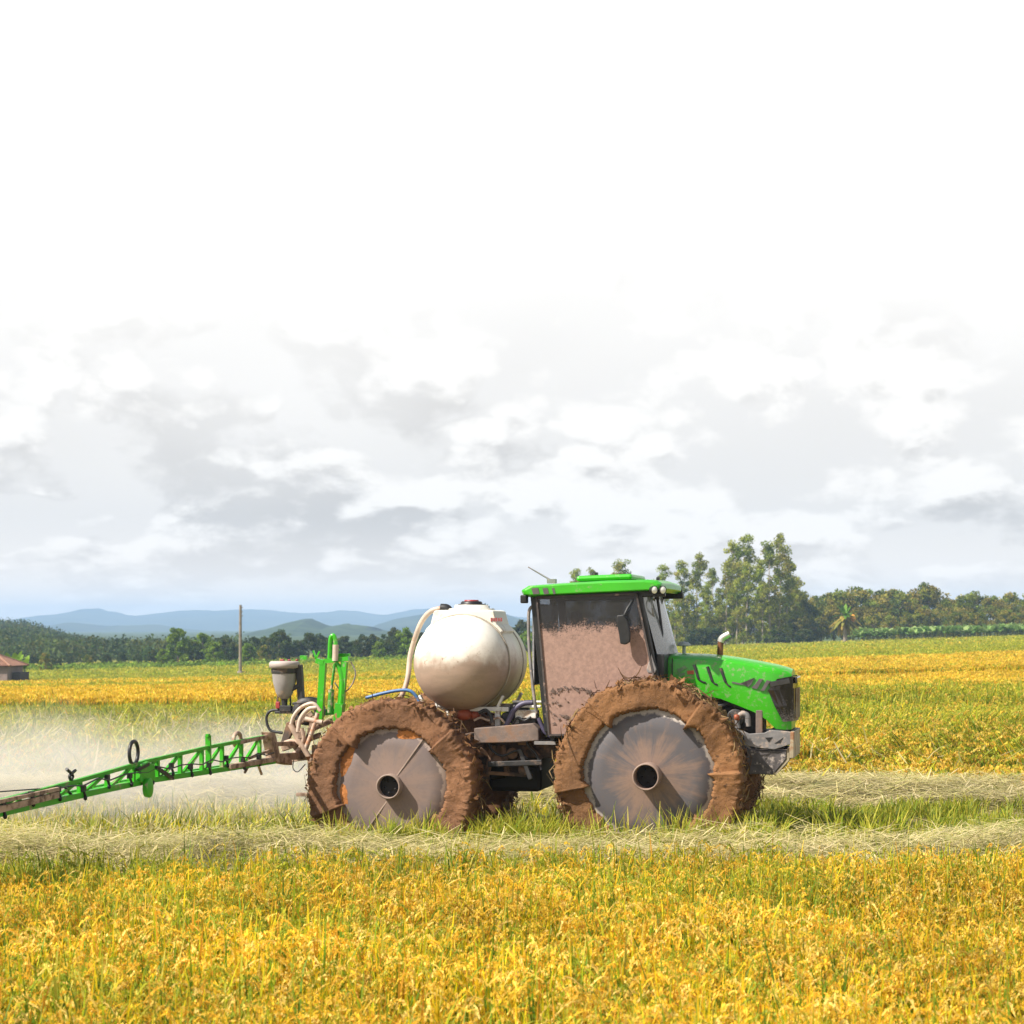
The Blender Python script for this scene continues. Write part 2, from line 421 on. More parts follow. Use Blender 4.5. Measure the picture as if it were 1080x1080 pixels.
def ridge(name, D, prof, mat, rough=0.03, depth=0.35, seed=1, base=-6):
    """hill range with a crest read at distance D, a front slope and a back slope"""
    px = np.array([p[0] for p in prof], float); py = np.array([p[1] for p in prof], float)
    n = 420
    q = np.linspace(px[0], px[-1], n)
    # smooth interpolation
    yy = np.interp(q, px, py); k = np.ones(5) / 5
    yy = np.convolve(np.pad(yy, 2, mode='edge'), k, 'valid')
    X = (q - 540) / F * D; H = CAMH + (HZ - yy) / F * D
    rows = 15; V = np.zeros((rows, n, 3))
    for r in range(rows):
        t = r / (rows - 1)                        # 0 front foot .. 0.6 crest .. 1 back foot
        if t <= 0.6: a = t / 0.6; h = a ** 1.15; yo = -depth * D * (1 - a)
        else: a = (t - 0.6) / 0.4; h = 1 - a ** 1.3; yo = depth * D * a
        for i in range(n):
            nz = mnoise.fractal(Vector((X[i] / D * 22 + seed * 7, yo / D * 22, seed)), 1.0, 2.0, 5)
            w = h if abs(t - 0.6) > 0.01 else 1.0
            z = base + (H[i] - base) * w + nz * rough * D * 0.25 * h * (0.35 if abs(t - 0.6) < 0.01 else 1.0)
            V[r, i] = (X[i] * (1 + yo / D * 0.3), D + yo + nz * D * 0.03, z)
    i = np.arange(rows - 1)[:, None] * n + np.arange(n - 1)[None, :]
    Q = np.stack([i, i + 1, i + 1 + n, i + n], -1).reshape(-1, 4)
    o = np_mesh(name, V.reshape(-1, 3), Q, None, mat, smooth=True)
    tag(o, kind='structure'); return o

def hill_mat(name, a, b, scale):
    m, g, p = new_mat(name)
    pos = g.new('ShaderNodeNewGeometry').outputs['Position']
    g.l.new(g.mix(g.ss(g.noise(pos, scale, 8, 0.7), 0.4, 0.62), a, b), p.inputs['Base Color']); p.inputs['Roughness'].default_value = 0.95
    p.inputs['Specular IOR Level'].default_value = 0.1
    return m
HM = hill_mat('forested_hill', (0.018, 0.035, 0.012), (0.05, 0.075, 0.025), 0.05)
HF = hill_mat('distant_mountain', (0.02, 0.035, 0.02), (0.05, 0.065, 0.03), 0.006)
ridge('far_mountains', 5200, [(-500, 660), (-200, 655), (0, 655), (50, 647), (75, 645), (95, 639), (115, 642), (140, 648), (190, 644), (250, 641), (300, 645), (340, 646), (365, 643), (400, 651), (430, 646), (460, 640), (500, 643), (560, 652), (650, 660), (1000, 664), (1500, 664)], HF, 0.010, 0.2, 1)
ridge('dark_blue_hills', 3300, [(-400, 668), (0, 666), (40, 662), (72, 656), (110, 659), (160, 658), (190, 662), (230, 668), (300, 672), (400, 672)], HF, 0.008, 0.2, 2, base=-20)
ridge('blue_hill', 2900, [(330, 674), (380, 667), (400, 656), (418, 651), (450, 645), (480, 643), (520, 646), (560, 654), (620, 664), (700, 672)], HF, 0.008, 0.2, 3, base=-15)
ridge('green_hill', 1500, [(230, 676), (280, 665), (300, 658), (322, 654), (345, 660), (365, 656), (385, 660), (410, 666), (450, 672), (520, 677)], HM, 0.012, 0.2, 4, base=-10)
ridge('forest_slope', 760, [(-500, 652), (-200, 650), (-60, 656), (0, 661), (30, 659), (60, 666), (100, 673), (140, 674), (180, 677), (220, 682), (320, 690)], HM, 0.012, 0.22, 5, base=-9)
print('terrain done')
# ------------------------------------------------------------------ crops, straw and grass (nobody could count the blades: stuff)
def ribbons(base, h, w, lean, droop, az, col, nseg=3, tipcol=None, taper=0.15):
    """curved ribbons, one per row. base (N,3); h,w,lean,droop,az (N,); col (N,3)"""
    N = len(base); t = np.linspace(0, 1, nseg + 1)[None, :]
    dx, dy = np.cos(az)[:, None], np.sin(az)[:, None]
    out = lean[:, None] * t + droop[:, None] * t ** 2.2
    up = h[:, None] * t - 0.9 * np.maximum(droop, 0)[:, None] * t ** 3.0
    cx = base[:, 0:1] + dx * out; cy = base[:, 1:2] + dy * out; cz = base[:, 2:3] + up
    fa = az + np.random.uniform(0.6, 2.5, N)                 # facing of the ribbon's width
    wx, wy = np.cos(fa)[:, None], np.sin(fa)[:, None]
    ww = w[:, None] * (taper + (1 - taper) * np.sin(np.pi * (0.18 + 0.82 * t)) ** 0.8) * 0.5
    L = np.stack([cx - wx * ww, cy - wy * ww, cz], -1); R = np.stack([cx + wx * ww, cy + wy * ww, cz], -1)
    V = np.stack([L, R], 2).reshape(N, -1, 3)                # (N, (nseg+1)*2, 3)
    k = np.arange(nseg)[:, None] * 2 + np.array([0, 1, 3, 2])[None, :]
    Q = (np.arange(N)[:, None, None] * ((nseg + 1) * 2) + k[None]).reshape(-1, 4)
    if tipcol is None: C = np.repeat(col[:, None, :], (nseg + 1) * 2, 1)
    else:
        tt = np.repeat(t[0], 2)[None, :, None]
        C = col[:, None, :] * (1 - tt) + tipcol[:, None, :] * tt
    return V.reshape(-1, 3), Q, C.reshape(-1, 3)

def panicles(base, h, reach, az, ng, gl, gw, col):
    """drooping rice heads: a bow of small diamond grains"""
    N = len(base)
    def path(t):
        return reach[:, None] * (0.25 * t + 0.75 * t ** 1.6), h[:, None] * (1.25 * t - 1.75 * t ** 2.3)
    ca, sa = np.cos(az)[:, None], np.sin(az)[:, None]
    # the dense core of the head: a narrow bowed ribbon
    ns = 6; t = np.linspace(0.0, 1.0, ns + 1)[None, :]
    out, up = path(t); fa = np.random.uniform(0, np.pi, N); w = gw * 0.62 * np.sin(np.pi * (0.12 + 0.80 * t)) * np.random.uniform(0.7, 1.3, (N, 1))
    cx = base[:, 0:1] + ca * out; cy = base[:, 1:2] + sa * out; cz = base[:, 2:3] + up
    wx = np.cos(fa)[:, None] * w; wy = np.sin(fa)[:, None] * w
    V0 = np.stack([np.stack([cx - wx, cy - wy, cz], -1), np.stack([cx + wx, cy + wy, cz], -1)], 2).reshape(N, -1, 3)
    k = np.arange(ns)[:, None] * 2 + np.array([0, 1, 3, 2])[None, :]
    Q0 = (np.arange(N)[:, None, None] * ((ns + 1) * 2) + k[None]).reshape(-1, 4)
    C0 = np.repeat(col[:, None, :] * 0.9, (ns + 1) * 2, 1).reshape(-1, 3); V0 = V0.reshape(-1, 3)
    t = np.linspace(0.05, 1.0, ng)[None, :]
    out, up = path(t)
    jx = np.random.normal(0, gw * 0.55, (N, ng)); jz = np.random.normal(0, gw * 0.5, (N, ng))
    cx = base[:, 0:1] + ca * out - sa * jx; cy = base[:, 1:2] + sa * out + ca * jx; cz = base[:, 2:3] + up + jz
    P = np.stack([cx, cy, cz], -1).reshape(-1, 3); n = len(P)
    # grain axis: down and outward, random
    ax = np.stack([np.repeat(np.cos(az), ng) * 0.5, np.repeat(np.sin(az), ng) * 0.5, np.full(n, -0.9)], -1) + np.random.normal(0, 0.3, (n, 3))
    ax /= np.linalg.norm(ax, axis=1, keepdims=True)
    sd = np.cross(ax, np.random.normal(0, 1, (n, 3))); sd /= np.linalg.norm(sd, axis=1, keepdims=True) + 1e-9
    s = np.random.uniform(0.75, 1.25, (n, 1))
    V = np.stack([P - ax * gl * 0.5 * s, P + sd * gw * 0.5 * s, P + ax * gl * 0.5 * s, P - sd * gw * 0.5 * s], 1).reshape(-1, 3)
    Q = np.arange(n * 4).reshape(-1, 4)
    C = np.repeat(np.repeat(col, ng, 0) * np.random.uniform(0.85, 1.15, (n, 1)), 4, 0)
    return np.concatenate([V0, V]), np.concatenate([Q0, Q + len(V0)]), np.concatenate([C0, C])

class Stack:
    def __init__(s): s.V = []; s.Q = []; s.C = []; s.n = 0
    def add(s, vqc):
        V, Q, C = vqc; s.V.append(V); s.Q.append(Q + s.n); s.C.append(C); s.n += len(V)
    def build(s, name, mat):
        return np_mesh(name, np.concatenate(s.V), np.concatenate(s.Q), np.concatenate(s.C), mat)

FGOLD = np.array([[0.72, 0.50, 0.045], [0.68, 0.45, 0.05], [0.76, 0.55, 0.07]])
MGOLD = np.array([[0.74, 0.50, 0.06], [0.78, 0.56, 0.12], [0.70, 0.43, 0.06], [0.66, 0.50, 0.06]])
GOLD = np.array([[0.84, 0.55, 0.055], [0.87, 0.61, 0.11], [0.80, 0.47, 0.045], [0.89, 0.66, 0.17], [0.86, 0.58, 0.045]])
YGREEN = np.array([[0.42, 0.42, 0.03], [0.34, 0.38, 0.035], [0.52, 0.46, 0.05], [0.28, 0.34, 0.03]])
LEAFY = np.array([[0.74, 0.58, 0.015], [0.52, 0.49, 0.015], [0.76, 0.50, 0.02], [0.32, 0.40, 0.015], [0.66, 0.33, 0.03], [0.15, 0.28, 0.02]])
GREENB = np.array([[0.21, 0.29, 0.02], [0.33, 0.36, 0.03], [0.44, 0.42, 0.05], [0.52, 0.45, 0.07], [0.12, 0.20, 0.02]])
STRAWC = np.array([[0.60, 0.50, 0.25], [0.54, 0.47, 0.21], [0.66, 0.56, 0.32], [0.46, 0.41, 0.16], [0.36, 0.36, 0.11]])

def pick(pal, N, p=None, j=0.14):
    c = pal[np.random.choice(len(pal), N, p=p)]
    return c * np.random.uniform(1 - j, 1 + j, (N, 1))

def patch(x, y, s, seed):
    """slow wavy 0..1 field that thins, leans or greens the crop in patches"""
    return 0.5 + 0.5 * np.sin(x * s + seed + 1.7 * np.sin(y * s * 0.8 + seed * 2.1)) * np.cos(y * s * 1.3 - seed + 1.3 * np.sin(x * s * 0.6))

def field(y0, y1, dens, margin=1.0, umax=0.33):
    """random rooting points in the strip the camera's side of the field can show"""
    xm = y1 * umax + margin
    n = int(dens * 2 * xm * (y1 - y0))
    x = np.random.uniform(-xm, xm, n); y = np.random.uniform(y0, y1, n)
    k = np.abs(x) < y * umax + margin
    return x[k], y[k]

def rice_stand(stk, x, y, h, nblade, npan, bw, ng, gl, gw, green, hj=0.12, spread=0.10, pan_len=0.17, leanx=0.0, nseg=3, pal=None):
    N = len(x); z = ground_z(x, y)
    if N == 0: return
    hh = h * np.random.uniform(1 - hj, 1 + hj, N) if np.ndim(h) == 0 else h * np.random.uniform(1 - hj, 1 + hj, N)
    rep = lambda a, k: np.repeat(a, k, 0)
    # blades
    if nblade:
        n = N * nblade; b = np.stack([rep(x, nblade), rep(y, nblade), rep(z, nblade)], -1)
        b[:, :2] += np.random.normal(0, spread * 0.4, (n, 2))
        az = np.random.uniform(0, 2 * np.pi, n); g = rep(green, nblade)
        c1 = pick(LEAFY, n); c2 = pick(GREENB, n); col = np.where(np.random.rand(n, 1) < g[:, None], c2, c1)
        H = rep(hh, nblade) * np.random.uniform(0.6, 1.12, n)
        ln = np.random.uniform(0.02, 0.22, n) * rep(hh, nblade)
        ax = np.cos(az) * ln + (rep(leanx, nblade) if np.ndim(leanx) else leanx) * H; ay = np.sin(az) * ln
        az2 = np.arctan2(ay, ax); ln2 = np.hypot(ax, ay)
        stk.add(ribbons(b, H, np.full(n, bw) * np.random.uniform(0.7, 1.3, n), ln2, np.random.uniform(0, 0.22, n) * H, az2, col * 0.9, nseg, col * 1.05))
    if npan:
        n = N * npan; b = np.stack([rep(x, npan), rep(y, npan), rep(z + hh * 0.84, npan)], -1)
        b[:, :2] += np.random.normal(0, spread * 0.75, (n, 2)); b[:, 2] += np.random.uniform(-0.2, 0.05, n) * rep(hh, npan)
        if np.ndim(leanx): b[:, 0] += rep(leanx * hh * 0.85, npan)
        az = np.random.uniform(0, 2 * np.pi, n)
        gr = rep(green, npan); keep = np.random.rand(n) > gr * gr * 0.9
        b, az, gr = b[keep], az[keep], gr[keep]; n = len(b)
        if n == 0: return
        stk.add(panicles(b, np.random.uniform(0.05, 0.11, n), pan_len * np.random.uniform(0.5, 1.0, n), az, ng, gl, gw, np.where(np.random.rand(n, 1) < gr[:, None] * 1.1, pick(YGREEN, n), pick(GOLD if pal is None else pal, n, j=0.2))))

def crops():
    np.random.seed(11)
    # nearest golden stand, right up to the camera's feet and to the edge of the wheel track
    s = Stack()
    x, y = field(6.6, 17.2, 54, 1.1)
    edge = 16.45 + 0.22 * np.sin(x * 1.3) + 0.15 * np.sin(x * 3.7 + 1)
    k = y < edge; x, y = x[k], y[k]
    g = 0.15 + 0.34 * sm(0.60, 0.9, patch(x, y, 0.9, 2.0)) + 0.35 * sm(14.0, 16.4, y) * (0.4 + 0.9 * patch(x, y, 1.3, 4.0)) + 0.25 * sm(9.8, 8.2, y) + 0.3 * sm(14.6, 16.2, y) * sm(0.5, -1.5, x)
    g = np.clip(g, 0, 0.9)
    h = 0.52 * (1 + 0.10 * (patch(x, y, 1.1, 7.0) - 0.5) * 2)
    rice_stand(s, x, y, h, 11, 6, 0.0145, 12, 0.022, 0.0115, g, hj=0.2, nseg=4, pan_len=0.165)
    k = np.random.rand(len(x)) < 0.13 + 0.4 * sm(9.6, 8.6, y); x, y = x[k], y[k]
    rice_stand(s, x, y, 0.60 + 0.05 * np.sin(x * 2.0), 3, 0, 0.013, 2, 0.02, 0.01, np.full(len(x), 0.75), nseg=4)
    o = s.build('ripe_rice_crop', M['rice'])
    tag(o, 'golden ripe rice standing across the whole foreground in front of the straw', 'rice crop', kind='stuff')

    # rice still standing behind the tractor: leaning, part lodged
    s = Stack()
    x, y = field(28.6, 62, 13, 1.5)
    edge = 30.2 + 1.2 * np.sin(x * 0.45 + 0.6) + 0.5 * np.sin(x * 1.4)
    lft = sm(-1.5, -4.0, x)
    k = (y > edge); k0 = k; x, y = x[k], y[k]; lft = lft[k]
    pz = patch(x, y, 0.28, 1.0)
    g = 0.46 + 0.22 * sm(36, 44, y) + 0.22 * sm(0.5, 0.75, patch(x, y, 0.5, 9.0)) - 0.22 * sm(36, 31, y) * (x > 0) + 0.16 * lft
    g = np.clip(g, 0.05, 0.95)
    h = 0.60 * (0.50 + 0.5 * sm(0.15, 0.6, pz) + 0.1 * sm(40, 55, y)); h = h * (1 - 0.35 * lft) * (0.30 + 0.70 * sm(0.0, 4.5, y - edge[k0] + 1.2 * (pz - 0.5))) * (0.75 + 0.5 * patch(x, y, 1.5, 8.0))
    lean = (patch(x, y, 0.45, 5.0) - 0.5) * 1.5 * sm(56, 40, y)
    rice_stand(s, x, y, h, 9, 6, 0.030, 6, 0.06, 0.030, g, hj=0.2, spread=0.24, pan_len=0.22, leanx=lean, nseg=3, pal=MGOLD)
    # flattened, bleached stalks lying among the standing rice at its near edge and left of the tractor
    x, y = field(29.5, 46, 26, 1.0); k = (np.random.rand(len(x)) < np.where(x < -1.5, 0.85, 0.55 * sm(38, 32, y) * sm(0.35, 0.6, patch(x, y, 0.7, 2.2)))); x, y = x[k], y[k]; n = len(x)
    s.add(ribbons(np.stack([x, y, ground_z(x, y) + np.random.uniform(0.08, 0.42, n)], -1), np.random.normal(0.06, 0.16, n), np.full(n, 0.026), np.random.uniform(0.12, 0.42, n), np.random.normal(0, 0.05, n), np.random.normal(0, 0.9, n) + np.pi * (np.random.rand(n) < .5), pick(np.concatenate([STRAWC, YGREEN]), n), 3, None, 0.4))
    o = s.build('leaning_rice_crop', M['rice'])
    tag(o, 'mixed green and golden rice, partly leaning, behind the tractor', 'rice crop', kind='stuff')

    # far rice strips: right side and left side have their own strip edges (bunds between the paddies)
    s = Stack(); s2 = Stack()
    for (a, b, dens, nb, npn, bw, gl, gw, sp) in ((60, 112, 5.0, 10, 10, 0.05, 0.10, 0.045, 0.45), (112, 215, 2.0, 10, 10, 0.09, 0.17, 0.075, 0.75), (215, 372, 0.9, 10, 8, 0.16, 0.30, 0.14, 1.15)):
        x, y = field(a, b, dens, 6)
        u = x / y
        right = sm(-0.06, 0.03, u)
        wob = 3.0 * np.sin(x * 0.05 + 1) + 1.5 * np.sin(x * 0.17)
        yr = y + wob * y / 120
        gR = np.where(yr < 66, 0.60, np.where(yr < 81, 0.03, np.where(yr < 94, 0.98, np.where(yr < 132, 0.12, 0.86))))
        gL = np.where(yr < 60, 0.75, np.where(yr < 96, 0.02, np.where(yr < 122, 0.80, np.where(yr < 150, 0.40, 0.92))))
        g = gR * right + gL * (1 - right)
        g = np.clip(g + 0.25 * (patch(x, y, 0.09, 3.0) - 0.5), 0.01, 0.97)
        k = np.random.rand(len(x)) < 0.96; x, y, g, u, yr = x[k], y[k], g[k], u[k], yr[k]
        top = np.where(y > 335 + 12 * np.sin(x * 0.1), False, True); x, y, g, u = x[top], y[top], g[top], u[top]
        h = np.full(len(x), 0.6) * np.where(g > 0.6, 0.85, 1.0) * np.where((y > 150) & (u < -0.1), 0.7, 1.0) * np.where((y > 80) & (y < 95) & (u > 0) & (g > 0.8), 0.45, 1.0)
        gold = g < 0.5
        for st, m in ((s, gold), (s2, ~gold)):
            rice_stand(st, x[m], y[m], h[m], nb, npn, bw, 5, gl, gw, g[m], spread=sp, pan_len=sp * 0.8, nseg=2, pal=FGOLD)
    o = s.build('golden_field_strips', M['rice'])
    tag(o, 'bright golden rice strips across the far field', 'rice crop', kind='stuff')
    o = s2.build('green_field_strips', M['rice'])
    tag(o, 'light green unripe strips between the far golden rice', 'rice crop', kind='stuff')

    # cut straw lying in swaths
    def swath(name, label, y0, y1, dens, hump, wdt, xr=None, cut=None, lmul=1.0):
        x, y = field(y0 - 0.5, y1 + 0.5, dens, 1.0)
        mid = (y0 + y1) / 2 + 0.35 * np.sin(x * 0.5 + y0) + 0.2 * np.sin(x * 1.7)
        hw = (y1 - y0) / 2
        k = (np.abs(y - mid) < hw * np.random.uniform(0.55, 1.15, len(x))) & (np.random.rand(len(x)) < 0.35 + 0.65 * sm(0.2, 0.5, patch(x, y, 1.9, y0)))
        if cut is not None: k &= cut(x, y)
        x, y, mid = x[k], y[k], mid[k]
        q = np.clip(1 - ((y - mid) / hw) ** 2, 0, 1)
        z = ground_z(x, y) + 0.015 + hump * q * (0.55 + 0.6 * patch(x, y, 1.6, 3.3)) * np.random.uniform(0.2, 1.0, len(x))
        n = len(x); az = np.random.normal(0, 0.9, n) + np.pi * (np.random.rand(n) < 0.5)
        L = np.random.uniform(0.18, 0.5, n) * lmul
        up = np.random.normal(0.01, 0.05, n)
        st = Stack()
        st.add(ribbons(np.stack([x, y, z], -1), up, np.full(n, wdt) * np.random.uniform(0.6, 1.4, n), L, np.random.normal(0, 0.03, n), az, pick(STRAWC, n), 3, None, 0.5))
        tag(st.build(name, M['straw']), label, 'straw', kind='stuff')
    swath('cut_straw', 'pale cut straw lying in a swath between the front crop and the wheels', 17.2, 21.1, 680, 0.42, 0.011)
    swath('cut_straw', 'pale straw mat spread behind the wheels and out to the right', 25.2, 30.8, 430, 0.22, 0.016, lmul=1.3)

    # green regrowth and tussocks in the wheel track
    st = Stack()
    x, y = field(20.6, 25.8, 26, 1.0)
    dens = 0.25 + 0.75 * sm(0.35, 0.6, patch(x, y, 1.1, 6.0)); k = np.random.rand(len(x)) < dens; x, y = x[k], y[k]
    def tuft(x, y, nb, h, pal, bw, spread, p=None):
        N = len(x); n = N * nb
        b = np.stack([np.repeat(x, nb), np.repeat(y, nb), np.repeat(ground_z(x, y), nb)], -1); b[:, :2] += np.random.normal(0, spread, (n, 2))
        H = np.repeat(h * np.random.uniform(0.6, 1.25, N), nb) * np.random.uniform(0.5, 1.15, n)
        az = np.random.uniform(0, 2 * np.pi, n); c = pick(pal, n, p)
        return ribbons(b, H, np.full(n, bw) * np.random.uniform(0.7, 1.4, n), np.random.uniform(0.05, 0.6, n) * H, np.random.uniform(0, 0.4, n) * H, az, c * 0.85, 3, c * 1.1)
    mixp = np.concatenate([GREENB, STRAWC[:3], LEAFY[:1]])
    k = x > 1.5; st.add(tuft(x[k], y[k], 20, 0.22, np.concatenate([GREENB, GREENB[:2], YGREEN]) * 0.85, 0.013, 0.07)); x, y = x[~k], y[~k]
    st.add(tuft(x, y, 16, 0.24, mixp, 0.013, 0.07))
    x, y = field(20.5, 21.2, 9, 1.0); st.add(tuft(x, y, 12, 0.15, mixp, 0.012, 0.07))
    for cx, cy, n in ((-1.75, 20.55, 10), (-0.85, 20.5, 9), (1.0, 20.45, 9), (1.55, 20.3, 8), (-2.62, 21.0, 9), (-1.15, 20.75, 12), (-0.15, 21.2, 16), (0.35, 21.3, 12), (1.85, 20.5, 6), (2.35, 20.4, 8), (2.9, 20.7, 12), (3.8, 20.9, 9)):
        st.add(tuft(cx + np.random.normal(0, 0.25, n), cy + np.random.normal(0, 0.15, n), 28, 0.42, GREENB[:4], 0.013, 0.06))
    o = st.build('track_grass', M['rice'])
    tag(o, 'green grass tufts growing around the wheels in the muddy track', 'grass', kind='stuff')
    # ragged tussocks left of the wheels, in front of the spray
    st = Stack()
    x, y = field(20.6, 24.2, 22, 1.0); k = (x < -2.0 + 0.3 * np.sin(y * 3)) & (np.random.rand(len(x)) < 0.2 + 0.8 * sm(0.35, 0.65, patch(x, y, 1.4, 1.0))); x, y = x[k], y[k]
    st.add(tuft(x, y, 18, 0.10 + 0.17 * patch(x, y, 0.9, 3.0), np.concatenate([STRAWC, LEAFY[:2], GREENB[:5], YGREEN]) * 0.9, 0.015, 0.10))
    o = st.build('stubble_tussocks', M['straw'])
    tag(o, 'dry pale stubble tussocks under the boom at the left', 'stubble', kind='stuff')
crops()
print('crops done')
# ------------------------------------------------------------------ trees, banana plants, house, pole
def leaf_cloud(cen, rad, nper, size, col, rng, flat=0.75, jit=0.25):
    """cen (K,3) clump centres, rad (K,), col (K,3): many leaf-sized quads through each clump"""
    K = len(cen); n = K * nper
    d = rng.normal(0, 1, (n, 3)); d /= np.linalg.norm(d, axis=1, keepdims=True)
    r = rng.uniform(0.15, 1.0, (n, 1)) ** 0.5
    P = np.repeat(cen, nper, 0) + d * r * np.repeat(rad, nper)[:, None] * np.array([1, 1, flat])
    a = rng.normal(0, 1, (n, 3)) + d * 0.2; a /= np.linalg.norm(a, axis=1, keepdims=True)
    b = np.cross(a, rng.normal(0, 1, (n, 3))); b /= np.linalg.norm(b, axis=1, keepdims=True) + 1e-9
    s = size * rng.uniform(0.55, 1.3, (n, 1)) * 0.5
    V = np.stack([P - a * s, P + b * s * 0.6, P + a * s, P - b * s * 0.6], 1).reshape(-1, 3)
    C = np.repeat(np.repeat(col, nper, 0) * rng.uniform(1 - jit, 1 + jit, (n, 1)), 4, 0)
    return V, np.arange(n * 4).reshape(-1, 4), C

EUC = np.array([[0.24, 0.29, 0.03], [0.30, 0.32, 0.04], [0.34, 0.36, 0.06], [0.18, 0.24, 0.03], [0.30, 0.27, 0.05]])
BRD = np.array([[0.18, 0.20, 0.025], [0.24, 0.215, 0.035], [0.13, 0.17, 0.022], [0.28, 0.23, 0.045], [0.09, 0.125, 0.02]])
DRK = np.array([[0.045, 0.075, 0.018], [0.065, 0.09, 0.022], [0.05, 0.08, 0.025], [0.085, 0.095, 0.025]])
FRS = np.array([[0.17, 0.26, 0.03], [0.21, 0.29, 0.035], [0.14, 0.23, 0.02]])

def tree_root(name, label, cat, group, crown, trunk, tm):
    r = empty(name); tag(r, label, cat, group)
    t = trunk.build('trunk', tm, r)
    o = np_mesh('crown', *crown, M['leaf'], r)
    return r

def euc_proto(seed, h=17.0):
    rng = np.random.default_rng(seed); tr = MB()
    bend = rng.normal(0, 0.35, 2)
    ax = lambda t: Vector((bend[0] * math.sin(t * 3), bend[1] * math.sin(t * 2.5 + 1), h * t))
    tr.tube([ax(t) for t in np.linspace(-0.02, 0.97, 9)], [0.22 * (1 - 0.85 * t) for t in np.linspace(0, 1, 9)], 6)
    cs, rs, cc = [], [], []
    nb = 18
    for k in range(nb):
        t = 0.30 + 0.68 * (k + rng.uniform(0, 0.8)) / nb
        a = rng.uniform(0, 6.28); L = (2.4 * (1 - (t - 0.3) ** 2 * 1.1)) * rng.uniform(0.35, 1.0)
        p0 = ax(t); p1 = p0 + Vector((math.cos(a) * L, math.sin(a) * L, L * 0.65 * rng.uniform(0.5, 1.3)))
        tr.tube([p0, (p0 + p1) / 2 + Vector((0, 0, -0.12)), p1], [0.07, 0.05, 0.03], 4)
        for j in range(3):
            q = p0.lerp(p1, rng.uniform(0.55, 1.1)) + Vector(rng.normal(0, 0.35, 3))
            cs.append(q); rs.append(rng.uniform(0.5, 1.05)); cc.append(EUC[rng.integers(5)] * rng.uniform(0.75, 1.2))
    cs.append(ax(0.99)); rs.append(0.9); cc.append(EUC[1])
    for j in range(20):   # low straggling growth
        t = rng.uniform(0.04, 0.5); q = ax(t) + Vector((rng.normal(0, 1.3), rng.normal(0, 1.3), 0))
        cs.append(q); rs.append(rng.uniform(0.5, 0.9)); cc.append(EUC[rng.integers(5)] * 0.85)
    crown = leaf_cloud(np.array(cs), np.array(rs), 78, 0.36, np.array(cc), rng, 0.8)
    return crown, tr

def broad_proto(seed, h, w, pal, size=0.42, low=0.12, n=46, nper=85):
    rng = np.random.default_rng(seed); tr = MB()
    tr.tube([(0, 0, -0.2), (rng.normal(0, .1), 0, h * 0.3), (rng.normal(0, .3), rng.normal(0, .3), h * 0.75)], [0.04 * h * .5, 0.03 * h * .5, 0.06], 6)
    cs, rs, cc = [], [], []
    for k in range(n):
        a = rng.uniform(0, 6.28); v = rng.uniform(0, 1) ** 0.75
        R = w * 0.5 * math.sin(math.pi * min(0.98, 0.18 + 0.80 * v)) ** 0.6 * rng.uniform(0.45, 1.0)
        z = h * (low + (0.96 - low) * v) * rng.uniform(0.93, 1.05)
        p = Vector((math.cos(a) * R, math.sin(a) * R, z))
        if k % 3 == 0:
            tr.tube([(0, 0, max(h * 0.2, z - R * 0.8)), p * 0.6 + Vector((0, 0, z * 0.35)), p], [0.02 * h * .4, 0.014 * h * .4, 0.02], 4)
        cs.append(p); rs.append(rng.uniform(0.10, 0.17) * w); cc.append(pal[rng.integers(len(pal))] * rng.uniform(0.8, 1.2))
    return leaf_cloud(np.array(cs), np.array(rs), nper, size, np.array(cc), rng, 0.75), tr

def put(o, px, D, sc=1.0, rz=0.0, dz=0.0, sz=None):
    X = (px - 540) / F * D
    o.location = (X, D, float(ground_z(X, D)) + dz); o.rotation_euler = (0, 0, rz); o.scale = (sc, sc, sz or sc)

